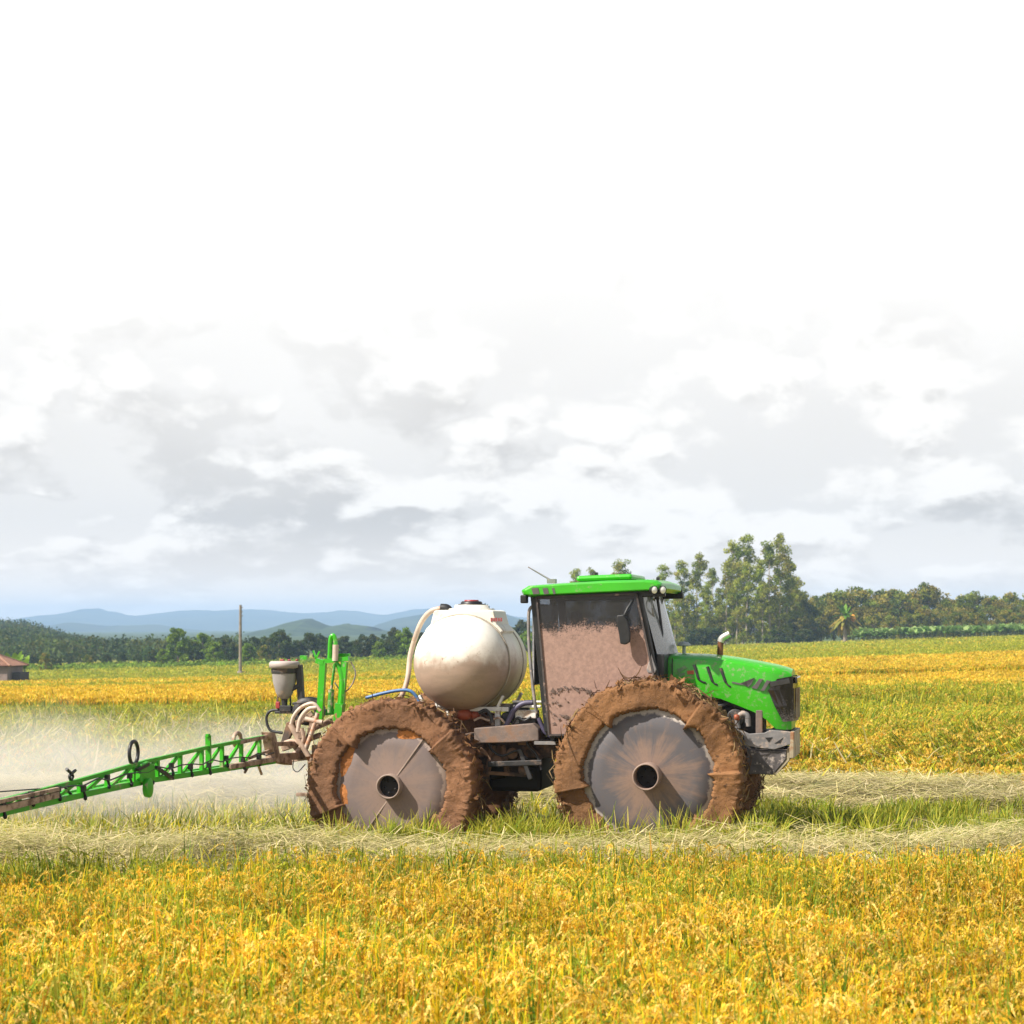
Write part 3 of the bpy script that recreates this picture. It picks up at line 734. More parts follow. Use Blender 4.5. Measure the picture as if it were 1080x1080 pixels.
def vegetation():
    rng = random.Random(5)
    protos = {}
    def plant(key, make, name, label, cat, group, tm, *a, **k):
        if key in protos:
            o = copy_tree(protos[key]); o.name = name
            tag(o, label, cat, group)
        else:
            cr, tr = make(); o = tree_root(name, label, cat, group, cr, tr, tm); protos[key] = o
        put(o, *a, **k); return o
    def top_h(py, px, D):
        X = (px - 540) / F * D
        return CAMH + (HZ - py) / F * D - float(ground_z(X, D))
    # tall eucalyptus stand behind the bonnet: (px, top row, distance)
    spec = [(566, 640, 352), (607, 603, 335), (622, 600, 342), (653, 591, 338), (645, 612, 350), (680, 628, 345), (702, 598, 330), (722, 594, 336), (738, 584, 332), (752, 600, 345), (764, 594, 330), (772, 571, 334),
            (784, 567, 338), (790, 596, 328), (800, 590, 345), (812, 572, 332), (820, 568, 336), (830, 588, 342), (745, 618, 326), (776, 612, 324), (806, 615, 325), (712, 626, 326), (838, 612, 350), (690, 612, 352), (758, 622, 352)]
    for i, (px, py, D) in enumerate(spec):
        h = top_h(py, px, D)
        tall = py < 575
        behind = px < 690
        if behind: lab = 'airy eucalyptus top showing over the green cab roof'
        elif tall: lab = 'one of the tallest eucalyptus trees in the stand beyond the green hood'
        else: lab = 'slender eucalyptus, lower than the tallest, in the stand beyond the green hood'
        plant('euc%d' % (i % 6), lambda: euc_proto(20 + i), 'eucalyptus_tree', lab, 'tree', 'eucalyptus trees behind the cab' if behind else 'eucalyptus stand, tallest' if tall else 'eucalyptus stand, lower', M['trunk'], px, D, h / 17.2, rng.uniform(0, 6.28))
    # dense wood at the right
    xs = 838; i = 0
    while xs < 1115:
        D = rng.uniform(352, 372)
        py = 629 + rng.uniform(-6, 5) - 3 * math.sin((xs - 838) / 40)
        if abs(xs - 978) < 10: py = 617
        if abs(xs - 908) < 8: py = 622
        h = top_h(py, xs, D)
        plant('brd%d' % (i % 6), lambda: broad_proto(60 + i, 8.0, 7.0, BRD), 'woodland_tree', 'rounded olive green tree in the wood behind the banana plants', 'tree', 'wood at the right edge of the field', M['bark'], xs, D, h / 8.0, rng.uniform(0, 6.28))
        xs += rng.uniform(8, 14); i += 1
    xs = 700
    while xs < 1110:                               # second, lower rank and undergrowth
        D = rng.uniform(338, 350); py = rng.uniform(640, 652); h = top_h(py, xs, D)
        if not (880 < xs < 905):
            lo = xs < 842
            plant('brd%d' % (i % 6), lambda: None, 'undergrowth_tree', 'low dark bush at the foot of the eucalyptus stand' if lo else 'low olive tree in front of the wood, just above the banana row', 'bush' if lo else 'tree', 'undergrowth of the eucalyptus stand' if lo else 'low trees before the wood', M['bark'], xs, D, h / 8.0, rng.uniform(0, 6.28))
        xs += rng.uniform(12, 20); i += 1
    cr = broad_proto(91, 4.0, 4.6, DRK, 0.4)
    for px, py in ((736, 664), (752, 662), (822, 664), (848, 665)):
        D = 322; h = top_h(py - 2, px, D)
        plant('darkbush', lambda: cr, 'dark_bush', 'dark green rounded bush at the field edge before the eucalyptus', 'bush', 'dark bushes at the field edge', M['bark'], px, D, h / 4.0, rng.uniform(0, 6.28))
    # left side: trees at the edge of the rice
    Ls = [(188, 662, 292, 'f'), (214, 668, 300, 'f'), (203, 676, 296, 'd'), (226, 676, 290, 'f'), (238, 672, 302, 'd'), (246, 678, 296, 'd'), (262, 677, 288, 'f'), (278, 681, 284, 'o'), (172, 684, 286, 'f'), (160, 686, 300, 'd'), (145, 689, 306, 'd'), (128, 688, 308, 'd'), (112, 690, 300, 'd'), (93, 690, 295, 'o'), (75, 692, 300, 'd'), (48, 689, 270, 'o'), (60, 693, 300, 'd'), (34, 690, 300, 'd')]
    xs = 268
    while xs < 436:
        Ls.append((xs, 669 + rng.uniform(-4, 7), 312 + rng.uniform(-6, 8), 'd')); xs += rng.uniform(8, 13)
    Ls += [(413, 663, 300, 'd'), (426, 660, 300, 'f'), (400, 676, 296, 'f'), (437, 672, 298, 'f'), (447, 668, 305, 'd'), (470, 670, 305, 'd'), (490, 672, 305, 'd'), (512, 640, 320, 'd'), (548, 655, 318, 'd'), (556, 664, 310, 'f'), (534, 668, 312, 'd')]
    words = {'f': 'fresh light green tree at the left field edge, near the pole', 'd': 'dark green tree in the tree line at the left field edge', 'o': 'low olive bush in front of the dark tree line at the left'}
    pals = {'f': FRS, 'd': DRK, 'o': BRD}
    for j, (px, py, D, kd) in enumerate(Ls):
        h = top_h(py, px, D); lab = words[kd]; grp = {'f': 'light green trees at the left', 'd': 'dark tree line at the left', 'o': 'olive bushes at the left'}[kd]
        if px > 505: lab = 'tree rising between the white tank and the cab'; grp = 'trees seen between tank and cab'
        elif px > 395 and kd == 'f': lab = 'fresh green tree just left of the white tank'; grp = 'green trees left of the tank'
        plant(kd + str(j % 4), lambda: broad_proto(120 + j, 6.0, 4.4 if kd != 'd' else 4.8, pals[kd], 0.4), 'field_edge_tree', lab, 'bush' if kd == 'o' and px < 505 else 'tree', grp, M['bark'], px, D, h / 6.0 if kd != 'f' else h / 6.0, rng.uniform(0, 6.28))
    # wood on the slope at the far left: one mass
    r2 = np.random.default_rng(8)
    K = 3200
    px = r2.uniform(-260, 300, K); D = r2.uniform(335, 720, K); X = (px - 540) / F * D
    crest = np.interp(px, [-500, -200, -60, 0, 30, 60, 100, 140, 180, 220, 330], [656, 656, 659, 661, 663, 673, 683, 685, 686, 688, 692])
    zt = CAMH + (HZ - crest) / F * 740
    t = (D - 335) / 385
    Z = ground_z(X, D) * (1 - t) + (zt - 1.0) * t
    cen = np.stack([X, D, Z + r2.uniform(0.6, 3.2, K)], -1)
    V, Q, C = leaf_cloud(cen, r2.uniform(1.3, 2.6, K), 46, 0.8, DRK[r2.integers(0, 4, K)] * r2.uniform(0.8, 1.35, (K, 1)), r2, 0.9)
    tag(np_mesh('far_wood', V, Q, C, M['leaf']), 'dark green wood covering the slope at the far left', 'wood', kind='stuff')
    # strip of low green growth at the far field edges
    K = 900; px = r2.uniform(-60, 480, K); D = r2.uniform(270, 300, K); X = (px - 540) / F * D
    cen = np.stack([X, D, ground_z(X, D) + r2.uniform(0.1, 0.6, K)], -1)
    V, Q, C = leaf_cloud(cen, r2.uniform(0.5, 1.0, K), 22, 0.4, FRS[r2.integers(0, 3, K)] * r2.uniform(0.7, 1.4, (K, 1)), r2, 0.6)
    tag(np_mesh('scrub_strip', V, Q, C, M['leaf']), 'strip of light green scrub along the left field edge', 'scrub', kind='stuff')

def banana_leafs(rng, n, L, wd, up, pal):
    """broad arching leaves folded along the midrib"""
    V, Q, C = [], [], []
    for k in range(n):
        a = 6.28 * k / n + rng.uniform(-0.4, 0.4); e = rng.uniform(*up); l = L * rng.uniform(0.75, 1.1); c = pal[rng.integers(len(pal))] * rng.uniform(0.85, 1.2)
        b = len(V); ns = 6
        for i in range(ns + 1):
            t = i / ns; o = l * (math.cos(e) * t + 0.12 * t * t); z = l * (math.sin(e) * t - 0.55 * t * t * math.cos(e))
            w = wd * math.sin(math.pi * (0.08 + 0.9 * t)) ** 0.7
            for sgn, dz in ((-1, 0.25), (0, 0.0), (1, 0.25)):
                V.append((math.cos(a) * o - math.sin(a) * w * sgn, math.sin(a) * o + math.cos(a) * w * sgn, z + dz * w * 0.6 * abs(sgn))); C.append(c)
        for i in range(ns):
            for s_ in (0, 1): q = b + i * 3 + s_; Q.append((q, q + 1, q + 4, q + 3))
    return np.array(V), np.array(Q), np.array(C)

def bananas():
    rng = np.random.default_rng(3)
    BAN = np.array([[0.17, 0.28, 0.06], [0.22, 0.33, 0.09], [0.13, 0.24, 0.05], [0.28, 0.36, 0.13]])
    BRT = np.array([[0.22, 0.34, 0.03], [0.28, 0.40, 0.05], [0.18, 0.30, 0.03]])
    def proto(name, pal, h, n, L, wd, up, label, group):
        r = empty(name); tag(r, label, 'banana plant', group)
        st = MB(); st.tube([(0, 0, -0.1), (0.03, 0, h * 0.6), (0, 0.02, h)], [0.14, 0.11, 0.07], 8); st.build('stem', M['bananastem'], r)
        V, Q, C = banana_leafs(rng, n, L, wd, up, pal); V[:, 2] += h * 0.95
        np_mesh('leaves', V, Q, C, M['leaf'], r); return r
    M['bananastem'] = surf('banana_stem', (0.16, 0.18, 0.06), 0.6, 0, 0.25, 3.0)
    first = None
    lab = 'broad leaved banana plant in the row at the right field edge'
    for k in range(120):
        if first is None: first = o = proto('banana_plant', BAN, 1.25, 9, 1.75, 0.36, (0.45, 1.2), lab, 'banana plants in the row')
        else: o = copy_tree(first)
        row = k % 3; D = 318 + row * 5 + rng.uniform(-1, 1)
        px = 899 + (k // 3) * 5.6 + rng.uniform(-2, 2)
        put(o, px, D, rng.uniform(0.85, 1.2), rng.uniform(0, 6.28))
    # the old plant with withered yellow leaves at the end of the row
    r = empty('palm'); tag(r, 'small palm with drooping yellowing fronds at the left end of the banana row', 'palm')
    st = MB(); st.tube([(0, 0, -0.2), (0.05, 0, 1.6), (0, 0, 3.4)], [0.30, 0.26, 0.2], 8); st.build('trunk', M['trunk'], r)
    V, Q, C = banana_leafs(rng, 20, 2.0, 0.24, (0.2, 1.4), np.array([[0.10, 0.22, 0.02], [0.14, 0.26, 0.03]])); V[:, 2] += 3.4
    np_mesh('frond_crown', V, Q, C, M['leaf'], r)
    V, Q, C = banana_leafs(rng, 46, 1.9, 0.26, (-1.3, 0.5), np.array([[0.34, 0.27, 0.05], [0.42, 0.30, 0.06], [0.25, 0.25, 0.05]])); V[:, 2] += 3.3
    np_mesh('withered_fronds', V, Q, C, M['leaf'], r)
    fr = MB(); fr.lathe([(0.02, -0.45), (0.3, -0.25), (0.36, 0.05), (0.2, 0.4), (0.02, 0.5)], 10, Matrix.Translation((0.85, -0.5, 3.2)))
    fr.build('fruit_cluster', surf('ripe_orange_fruit', (0.75, 0.30, 0.03), 0.5), r)
    put(r, 891, 312, 1.3, 0.3)
    # bright banana plants behind the little house
    f2 = None
    for k, (px, D, s_, lb) in enumerate(((9, 206, 1.0, 'bright banana plant behind the house roof, at the frame edge'), (17, 207, 1.05, 'bright banana plant rising behind the end of the tiled roof'), (26, 205, 0.9, 'bright banana plant standing clear of the house at its right'), (-4, 206, 1.0, 'bright banana plant mostly behind the house roof'))):
        if f2 is None: f2 = o = proto('banana_plant', BRT, 1.7, 8, 1.9, 0.36, (0.7, 1.4), lb, 'banana plants behind the house')
        else: o = copy_tree(f2); tag(o, lb)
        put(o, px, D, s_ * 1.05, k * 1.3)

def house():
    D = 200.0; X1 = (12 - 540) / F * D
    r = empty('farm_house', (X1 - 2.6, D + 1.5, float(ground_z(X1, D)))); tag(r, 'low clay walled house with a brown tiled roof at the left frame edge', 'house')
    wl = MB()
    w, d, h = 5.4, 4.4, 1.95
    wl.box((0, -d / 2, h / 2), (w, 0.18, h)); wl.box((0, d / 2, h / 2), (w, 0.18, h))
    for sx in (-1, 1):
        wl.box((sx * (w / 2 - 0.09), 0, h / 2), (0.18, d - 0.184, h))
    wl.build('wall', surf('clay_wall', (0.21, 0.155, 0.14), 0.9, 0, 0.15, 2.0), r)
    m, gg, p = new_mat('clay_tiles')
    tc = gg.new('ShaderNodeTexCoord').outputs['Object']
    wv = gg.new('ShaderNodeTexWave'); gg.l.new(tc, wv.inputs['Vector']); wv.inputs['Scale'].default_value = 1.6; wv.inputs['Distortion'].default_value = 0.4
    n = gg.noise(tc, 3.0, 5, .6)
    c = gg.mix(gg.ss(n, .3, .7), (0.21, 0.105, 0.065), (0.31, 0.165, 0.10)); c = gg.mix(gg.math('MULTIPLY', wv.outputs['Fac'], 0.3), c, (0.16, 0.07, 0.045))
    gg.l.new(c, p.inputs['Base Color']); p.inputs['Roughness'].default_value = 0.85
    rf = MB(); ov = 0.45; rise = 1.2; hx = w / 2 + 0.45; hy = d / 2 + ov; hip = 2.5; z0 = h - 0.08
    n = 34
    for sy in (-1, 1):
        for k in range(n):
            xs_ = [-hx + 2 * hx * (k + t) / n for t in (0, 0.15, 0.5, 0.85, 1)]
            up = [0, 0.045, 0.075, 0.045, 0]
            ft = [(x, sy * hy, z0 + u) for x, u in zip(xs_, up)]; tp = []
            for x, u in zip(xs_, up):
                t = min(1.0, (hx - abs(x)) / hip); tp.append((x, sy * hy * (1 - t), z0 + rise * t + u))
            rf.add(ft + tp, [(i, i + 1, i + 6, i + 5) for i in range(4)])
    m_ = 28
    for sx in (-1, 1):
        for k in range(m_):
            ys_ = [-hy + 2 * hy * (k + t) / m_ for t in (0, 0.15, 0.5, 0.85, 1)]
            up = [0, 0.045, 0.075, 0.045, 0]
            ft = [(sx * hx, y, z0 + u) for y, u in zip(ys_, up)]; tp = []
            for y, u in zip(ys_, up):
                t = 1 - abs(y) / hy; tp.append((sx * (hx - hip * t), y, z0 + rise * t + u))
            rf.add(ft + tp, [(i, i + 1, i + 6, i + 5) for i in range(4)])
    rf.add([(-hx, -hy, z0 - 0.03), (hx, -hy, z0 - 0.03), (hx, hy, z0 - 0.03), (-hx, hy, z0 - 0.03)], [(0, 1, 2, 3)])
    ro = rf.build('roof', m, r)
    rc = MB(); rc.tube([(-hx + hip, 0, z0 + rise + 0.05), (hx - hip, 0, z0 + rise + 0.05)], 0.12, 8)
    for sx in (-1, 1):
        for sy in (-1, 1): rc.tube([(sx * (hx - hip), 0, z0 + rise + 0.05), (sx * hx, sy * hy, z0 + 0.05)], 0.11, 8)
    rc.build('ridge_tiles', m, ro)
    dr = MB(); dr.box((-1.2, -d / 2 - 0.095, 0.75), (0.8, 0.03, 1.45)); dr.build('door', surf('door_wood', (0.08, 0.05, 0.035), 0.8), r)
    lt = MB()   # dark box set against the end wall
    lt.box((w / 2 + 0.45, 0.3, 0.62), (0.86, 2.6, 1.24)); lt.build('dark_end_box', surf('dark_end_box_brown', (0.06, 0.045, 0.04), 0.9), r)
    r.rotation_euler = (0, 0, math.radians(-6))

def pole():
    D = 215.0; px = 253.5; X = (px - 540) / F * D; z0 = float(ground_z(X, D)); H = CAMH + (HZ - 638) / F * D - z0
    r = empty('utility_pole', (X, D, z0)); tag(r, 'bare weathered utility pole standing at the left field edge', 'utility pole')
    p = MB(); p.tube([(0, 0, -0.4), (0, 0, H * 0.5), (0.02, 0, H)], [0.19, 0.165, 0.14], 10); p.build('post', M['pole'], r)
    c = MB()
    for k in range(3): c.lathe([(0.02, 0), (0.06, 0.02), (0.05, 0.08), (0.06, 0.12), (0.02, 0.15)], 8, Matrix.Translation((0.21, -0.1, H - 0.35 - 0.45 * k)))
    c.build('insulators', M['grey'], r)
    b = MB(); b.lathe([(0.36, 0), (0.34, 0.5), (0.26, 0.55)], 10); b.build('footing', M['pole'], r)
vegetation(); bananas(); house(); pole()
print('trees done')
# ------------------------------------------------------------------ the sprayer tractor
TH = math.radians(-12.0)
TO = Vector((0.29, 22.6, 0.0))
EX = Vector((math.cos(TH), math.sin(TH), 0)); EY = Vector((-math.sin(TH), math.cos(TH), 0))
def at_y(px, py, yl):
    """point of the tractor's lengthwise plane y=yl that shows at pixel px,py (own axes: x forward, y to the far side, z up)"""
    d = Vector(((px - 540) / F, 1.0, (HZ - py) / F)); t = (yl + TO.dot(EY)) / d.dot(EY)
    P = d * t
    return Vector(((P - TO).dot(EX), yl, CAMH + P.z))
def at_x(px, py, xl):
    d = Vector(((px - 540) / F, 1.0, (HZ - py) / F)); t = (xl + TO.dot(EX)) / d.dot(EX)
    P = d * t
    return Vector((xl, (P - TO).dot(EY), CAMH + P.z))
def xz(px, py, yl): p = at_y(px, py, yl); return (p.x, p.z)
TR = empty('sprayer_tractor', TO, TH)
tag(TR, 'green sprayer tractor with white tank, muddy wheels and a boom reaching left', 'tractor')

FOLDS = {'front': [0.05, 0.93, 2.25, 3.35, 5.6], 'rear': [0.72, 2.35, 3.55, 5.75], 'far': [0.3, 1.5, 2.9, 4.2, 5.3]}
def wheel(cx, cz, R, rd, side, kind, seed):
    """paddy wheel: muddy rim with overlapping lug plates, flat disc, hub pipe. side -1 near, +1 far; face looks to side"""
    rng = random.Random(seed)
    yo = side * 1.15
    NA = 420
    cuts = FOLDS[kind if side < 0 else 'far']                # angles where one lug plate laps over the next
    V = []; prof = []
    rr = [('in', k / 14) for k in range(15)] + [('w', k / 6) for k in range(1, 7)] + [('b', k / 3) for k in range(1, 4)]
    for i in range(NA):
        a = 2 * math.pi * i / NA; ca, sa = math.cos(a), math.sin(a)
        aw = (a + 0.03 * mnoise.noise(Vector((ca * 6, sa * 6, seed)))) % (2 * math.pi)
        lo = max([c for c in cuts if c <= aw], default=cuts[-1] - 2 * math.pi); hi = min([c for c in cuts if c > aw], default=cuts[0] + 2 * math.pi)
        saw = ((aw - lo) / (hi - lo)) ** 2.2
        nA = mnoise.fractal(Vector((ca * 3, sa * 3, seed * 3.1)), 1.0, 2.0, 4)
        nB = mnoise.fractal(Vector((ca * 14, sa * 14, seed)), 1.0, 2.0, 4)
        nC = mnoise.fractal(Vector((ca * 40, sa * 40, seed)), 1.0, 2.0, 3)
        Ro = R * (0.985 + 0.018 * nA + 0.024 * nB + 0.022 * nC + 0.016 * saw)
        ri = rd * (1.0 + 0.03 * nA + 0.03 * nB + 0.02 * nC - 0.10 * max(0, saw - 0.75) / 0.25)
        for kd, t in rr:
            if kd == 'in':
                r = ri + (Ro - ri) * t
                y = 0.02 - 0.045 * min(1, t * 13) - 0.075 * saw * min(1, t * 13) + (0.05 if t > 0.99 else 0)
                y += 0.02 * mnoise.fractal(Vector((r * ca * 5, r * sa * 5, seed + 5)), 1.0, 2.0, 6) * min(1, t * 4) + 0.025 * nC * (t > 0.75)
            elif kd == 'w':
                y = 0.11 + 0.39 * t; r = Ro * (1 + 0.035 * mnoise.fractal(Vector((ca * 9, sa * 9, t * 4 + seed)), 1.0, 2.0, 4) - 0.02 * t)
            else:
                y = 0.50 + 0.02 * (1 - t); r = Ro + (rd * 1.05 - Ro) * t
            V.append((r * ca, y, r * sa))
    m = len(rr); Fc = []
    for i in range(NA):
        j = (i + 1) % NA
        for k in range(m - 1): Fc.append((i * m + k, j * m + k, j * m + k + 1, i * m + k + 1))
    rim = MB(); rim.add([(x, y * -side, z) for x, y, z in V], Fc, True)
    w = rim.build('wheel', M['mud'] if kind == 'front' else M['mudrear'], TR, loc=(cx, yo, cz))
    # clods along the edge
    cl = MB()
    for k in range(420):
        a = rng.uniform(0, 6.28); r = R * rng.uniform(0.95, 1.025); s = rng.uniform(0.010, 0.034); y = rng.uniform(-0.09, 0.5)
        c = Vector((math.cos(a) * r, y * -side, math.sin(a) * r))
        pts = [c + Vector((rng.gauss(0, s), rng.gauss(0, s), rng.gauss(0, s))) for _ in range(4)]
        cl.add(pts, [(0, 1, 2), (0, 2, 3), (0, 3, 1), (1, 3, 2)])
    cl.build('mud_clods', M['mud'], w)['kind'] = 'stuff'
    dm = M['disc_' + kind]
    d = MB(); nseg = 96
    prof2 = [(0.001, 0.0), (rd * 0.3, 0.012), (rd * 0.7, 0.022), (rd * 1.13, 0.03), (rd * 1.13, 0.06), (0.001, 0.05)]
    Mx = Matrix.Rotation(math.radians(-90), 4, 'X') if side < 0 else Matrix.Rotation(math.radians(90), 4, 'X')
    d.lathe([(r, z) for r, z in prof2], nseg, Mx, True)
    d.build('disc', dm, w)
    # hub pipe sticks out towards the side it is on
    pr = 0.145 if kind == 'front' else 0.137
    ln = 0.22 if kind == 'front' else 0.11
    p = MB()
    p.lathe([(pr, 0.02), (pr, -ln), (pr - 0.012, -ln - 0.004), (pr - 0.018, -ln), (pr - 0.018, -0.0)], 40, Mx)
    pm = p.build('hub_pipe', M['pipe_' + kind], w)
    b = MB(); b.lathe([(0.001, -0.01), (pr - 0.019, -0.008)], 24, Mx, False)
    for k in range(5):
        a = k * 1.256 + .4; b.lathe([(0.012, -0.01), (0.012, -0.05), (0.001, -0.052)], 8, Mx @ Matrix.Translation((0.07 * math.cos(a), 0.07 * math.sin(a), 0)))
    b.build('hub_bolts', M['hub_gap_dark'], w)
    # straw and roots caught on the rim
    np.random.seed(seed)
    n = 1150 if kind == 'front' else 260
    a = np.random.uniform(0, 2 * np.pi, n); r = R * np.random.uniform(0.93, 1.03, n)
    B = np.stack([np.cos(a) * r, -side * np.random.uniform(-0.05, 0.5, n), np.sin(a) * r], -1)
    L = np.random.uniform(0.06, 0.22, n)
    tang = np.stack([-np.sin(a), np.random.normal(0, 0.5, n), np.cos(a)], -1) * np.where(np.random.rand(n) < .5, 1, -1)[:, None] + np.random.normal(0, 0.45, (n, 3))
    tang /= np.linalg.norm(tang, axis=1, keepdims=True)
    sd = np.cross(tang, np.random.normal(0, 1, (n, 3))); sd /= np.linalg.norm(sd, axis=1, keepdims=True); sd *= 0.006
    mid = B + tang * L[:, None] * 0.5 + np.random.normal(0, 0.02, (n, 3)); end = B + tang * L[:, None]
    V = np.stack([B - sd, B + sd, mid + sd, mid - sd, end + sd * .4, end - sd * .4], 1).reshape(-1, 3)
    q = np.arange(n)[:, None] * 6
    Q = np.concatenate([q + np.array([[0, 1, 2, 3]]), q + np.array([[3, 2, 4, 5]])])
    C = np.repeat(np.array([[0.20, 0.13, 0.055], [0.15, 0.085, 0.04], [0.30, 0.21, 0.09], [0.11, 0.06, 0.03]])[np.random.randint(0, 4, n)], 6, 0)
    o = np_mesh('caught_straw', V, Q, C, M['straw'], w); o['kind'] = 'stuff'
    return w

M['hub_gap_dark'] = surf('dark_hub_and_gap_shade', (0.012, 0.009, 0.008), 0.7)
M['disc_front'] = disc_mat('front_disc', (0.085, 0.078, 0.086), (0.215, 0.14, 0.105), (0.42, 0.37, 0.33), 0.70, 0.46)
M['disc_rear'] = disc_mat('rear_disc', (0.165, 0.125, 0.115), (0.225, 0.155, 0.125), (0.40, 0.31, 0.26), 0.62, 0.40)
M['pipe_front'] = surf('front_hub_pipe', (0.24, 0.165, 0.13), 0.6, 0, 0.15, 6.0)
M['pipe_rear'] = surf('rear_hub_pipe', (0.25, 0.18, 0.145), 0.6, 0, 0.15, 6.0)

M['seam'] = surf('pale_seam', (0.36, 0.27, 0.22), 0.6)
def wheels():
    fx, fz = xz(684, 818, -1.15); rx, rz = xz(412, 829, -1.15)
    wf = wheel(fx, fz, 1.02, 0.70, -1, 'front', 3); wf['label'] = 'front wheel with straw hanging from its brown mud rim and a grey disc'
    wr = wheel(rx, rz, 0.955, 0.625, -1, 'rear', 8); wr['label'] = 'rear wheel with a smoother mud rim and a pinkish dusty disc'
    wheel(fx + 0.02, fz, 1.02, 0.70, 1, 'front', 5); wheel(rx + 0.02, rz, 0.955, 0.60, 1, 'rear', 6)
    # orange clay patches and the welded seam on the rear disc
    a, b = xz(448, 776, -1.15), xz(417, 820, -1.15); c, e = xz(409, 843, -1.15), xz(385, 877, -1.15)
    for p, q in ((a, b), (c, e)): s = MB(); s.bar((p[0] - rx, 0.018, p[1] - rz), (q[0] - rx, 0.010, q[1] - rz), 0.012, 0.012); s.build('weld_seam', M['seam'], wr)
    for cx, cy, w_, h_, ro in ((366, 798, 0.10, 0.36, -0.35), (362, 838, 0.07, 0.2, 0.1), (432, 774, 0.26, 0.10, 0.1)):
        o = MB(); p = xz(cx, cy, -1.15); n = 22; vs = [(p[0] - rx, 0.014, p[1] - rz)]
        for k in range(n):
            an = 6.283 * k / n; m_ = 1 + 0.3 * mnoise.noise(Vector((math.cos(an) * 2, math.sin(an) * 2, cx)))
            x, z = math.cos(an) * w_ * m_ * .6, math.sin(an) * h_ * m_ * .6
            vs.append((p[0] - rx + x * math.cos(ro) - z * math.sin(ro), 0.024, p[1] - rz + x * math.sin(ro) + z * math.cos(ro)))
        o.add(vs, [(0, 1 + k, 1 + (k + 1) % n) for k in range(n)], True)
        o.build('orange_clay', M['mudorange'], wr)
    return fx, fz, rx, rz
FX, FZ, RX, RZ = wheels()

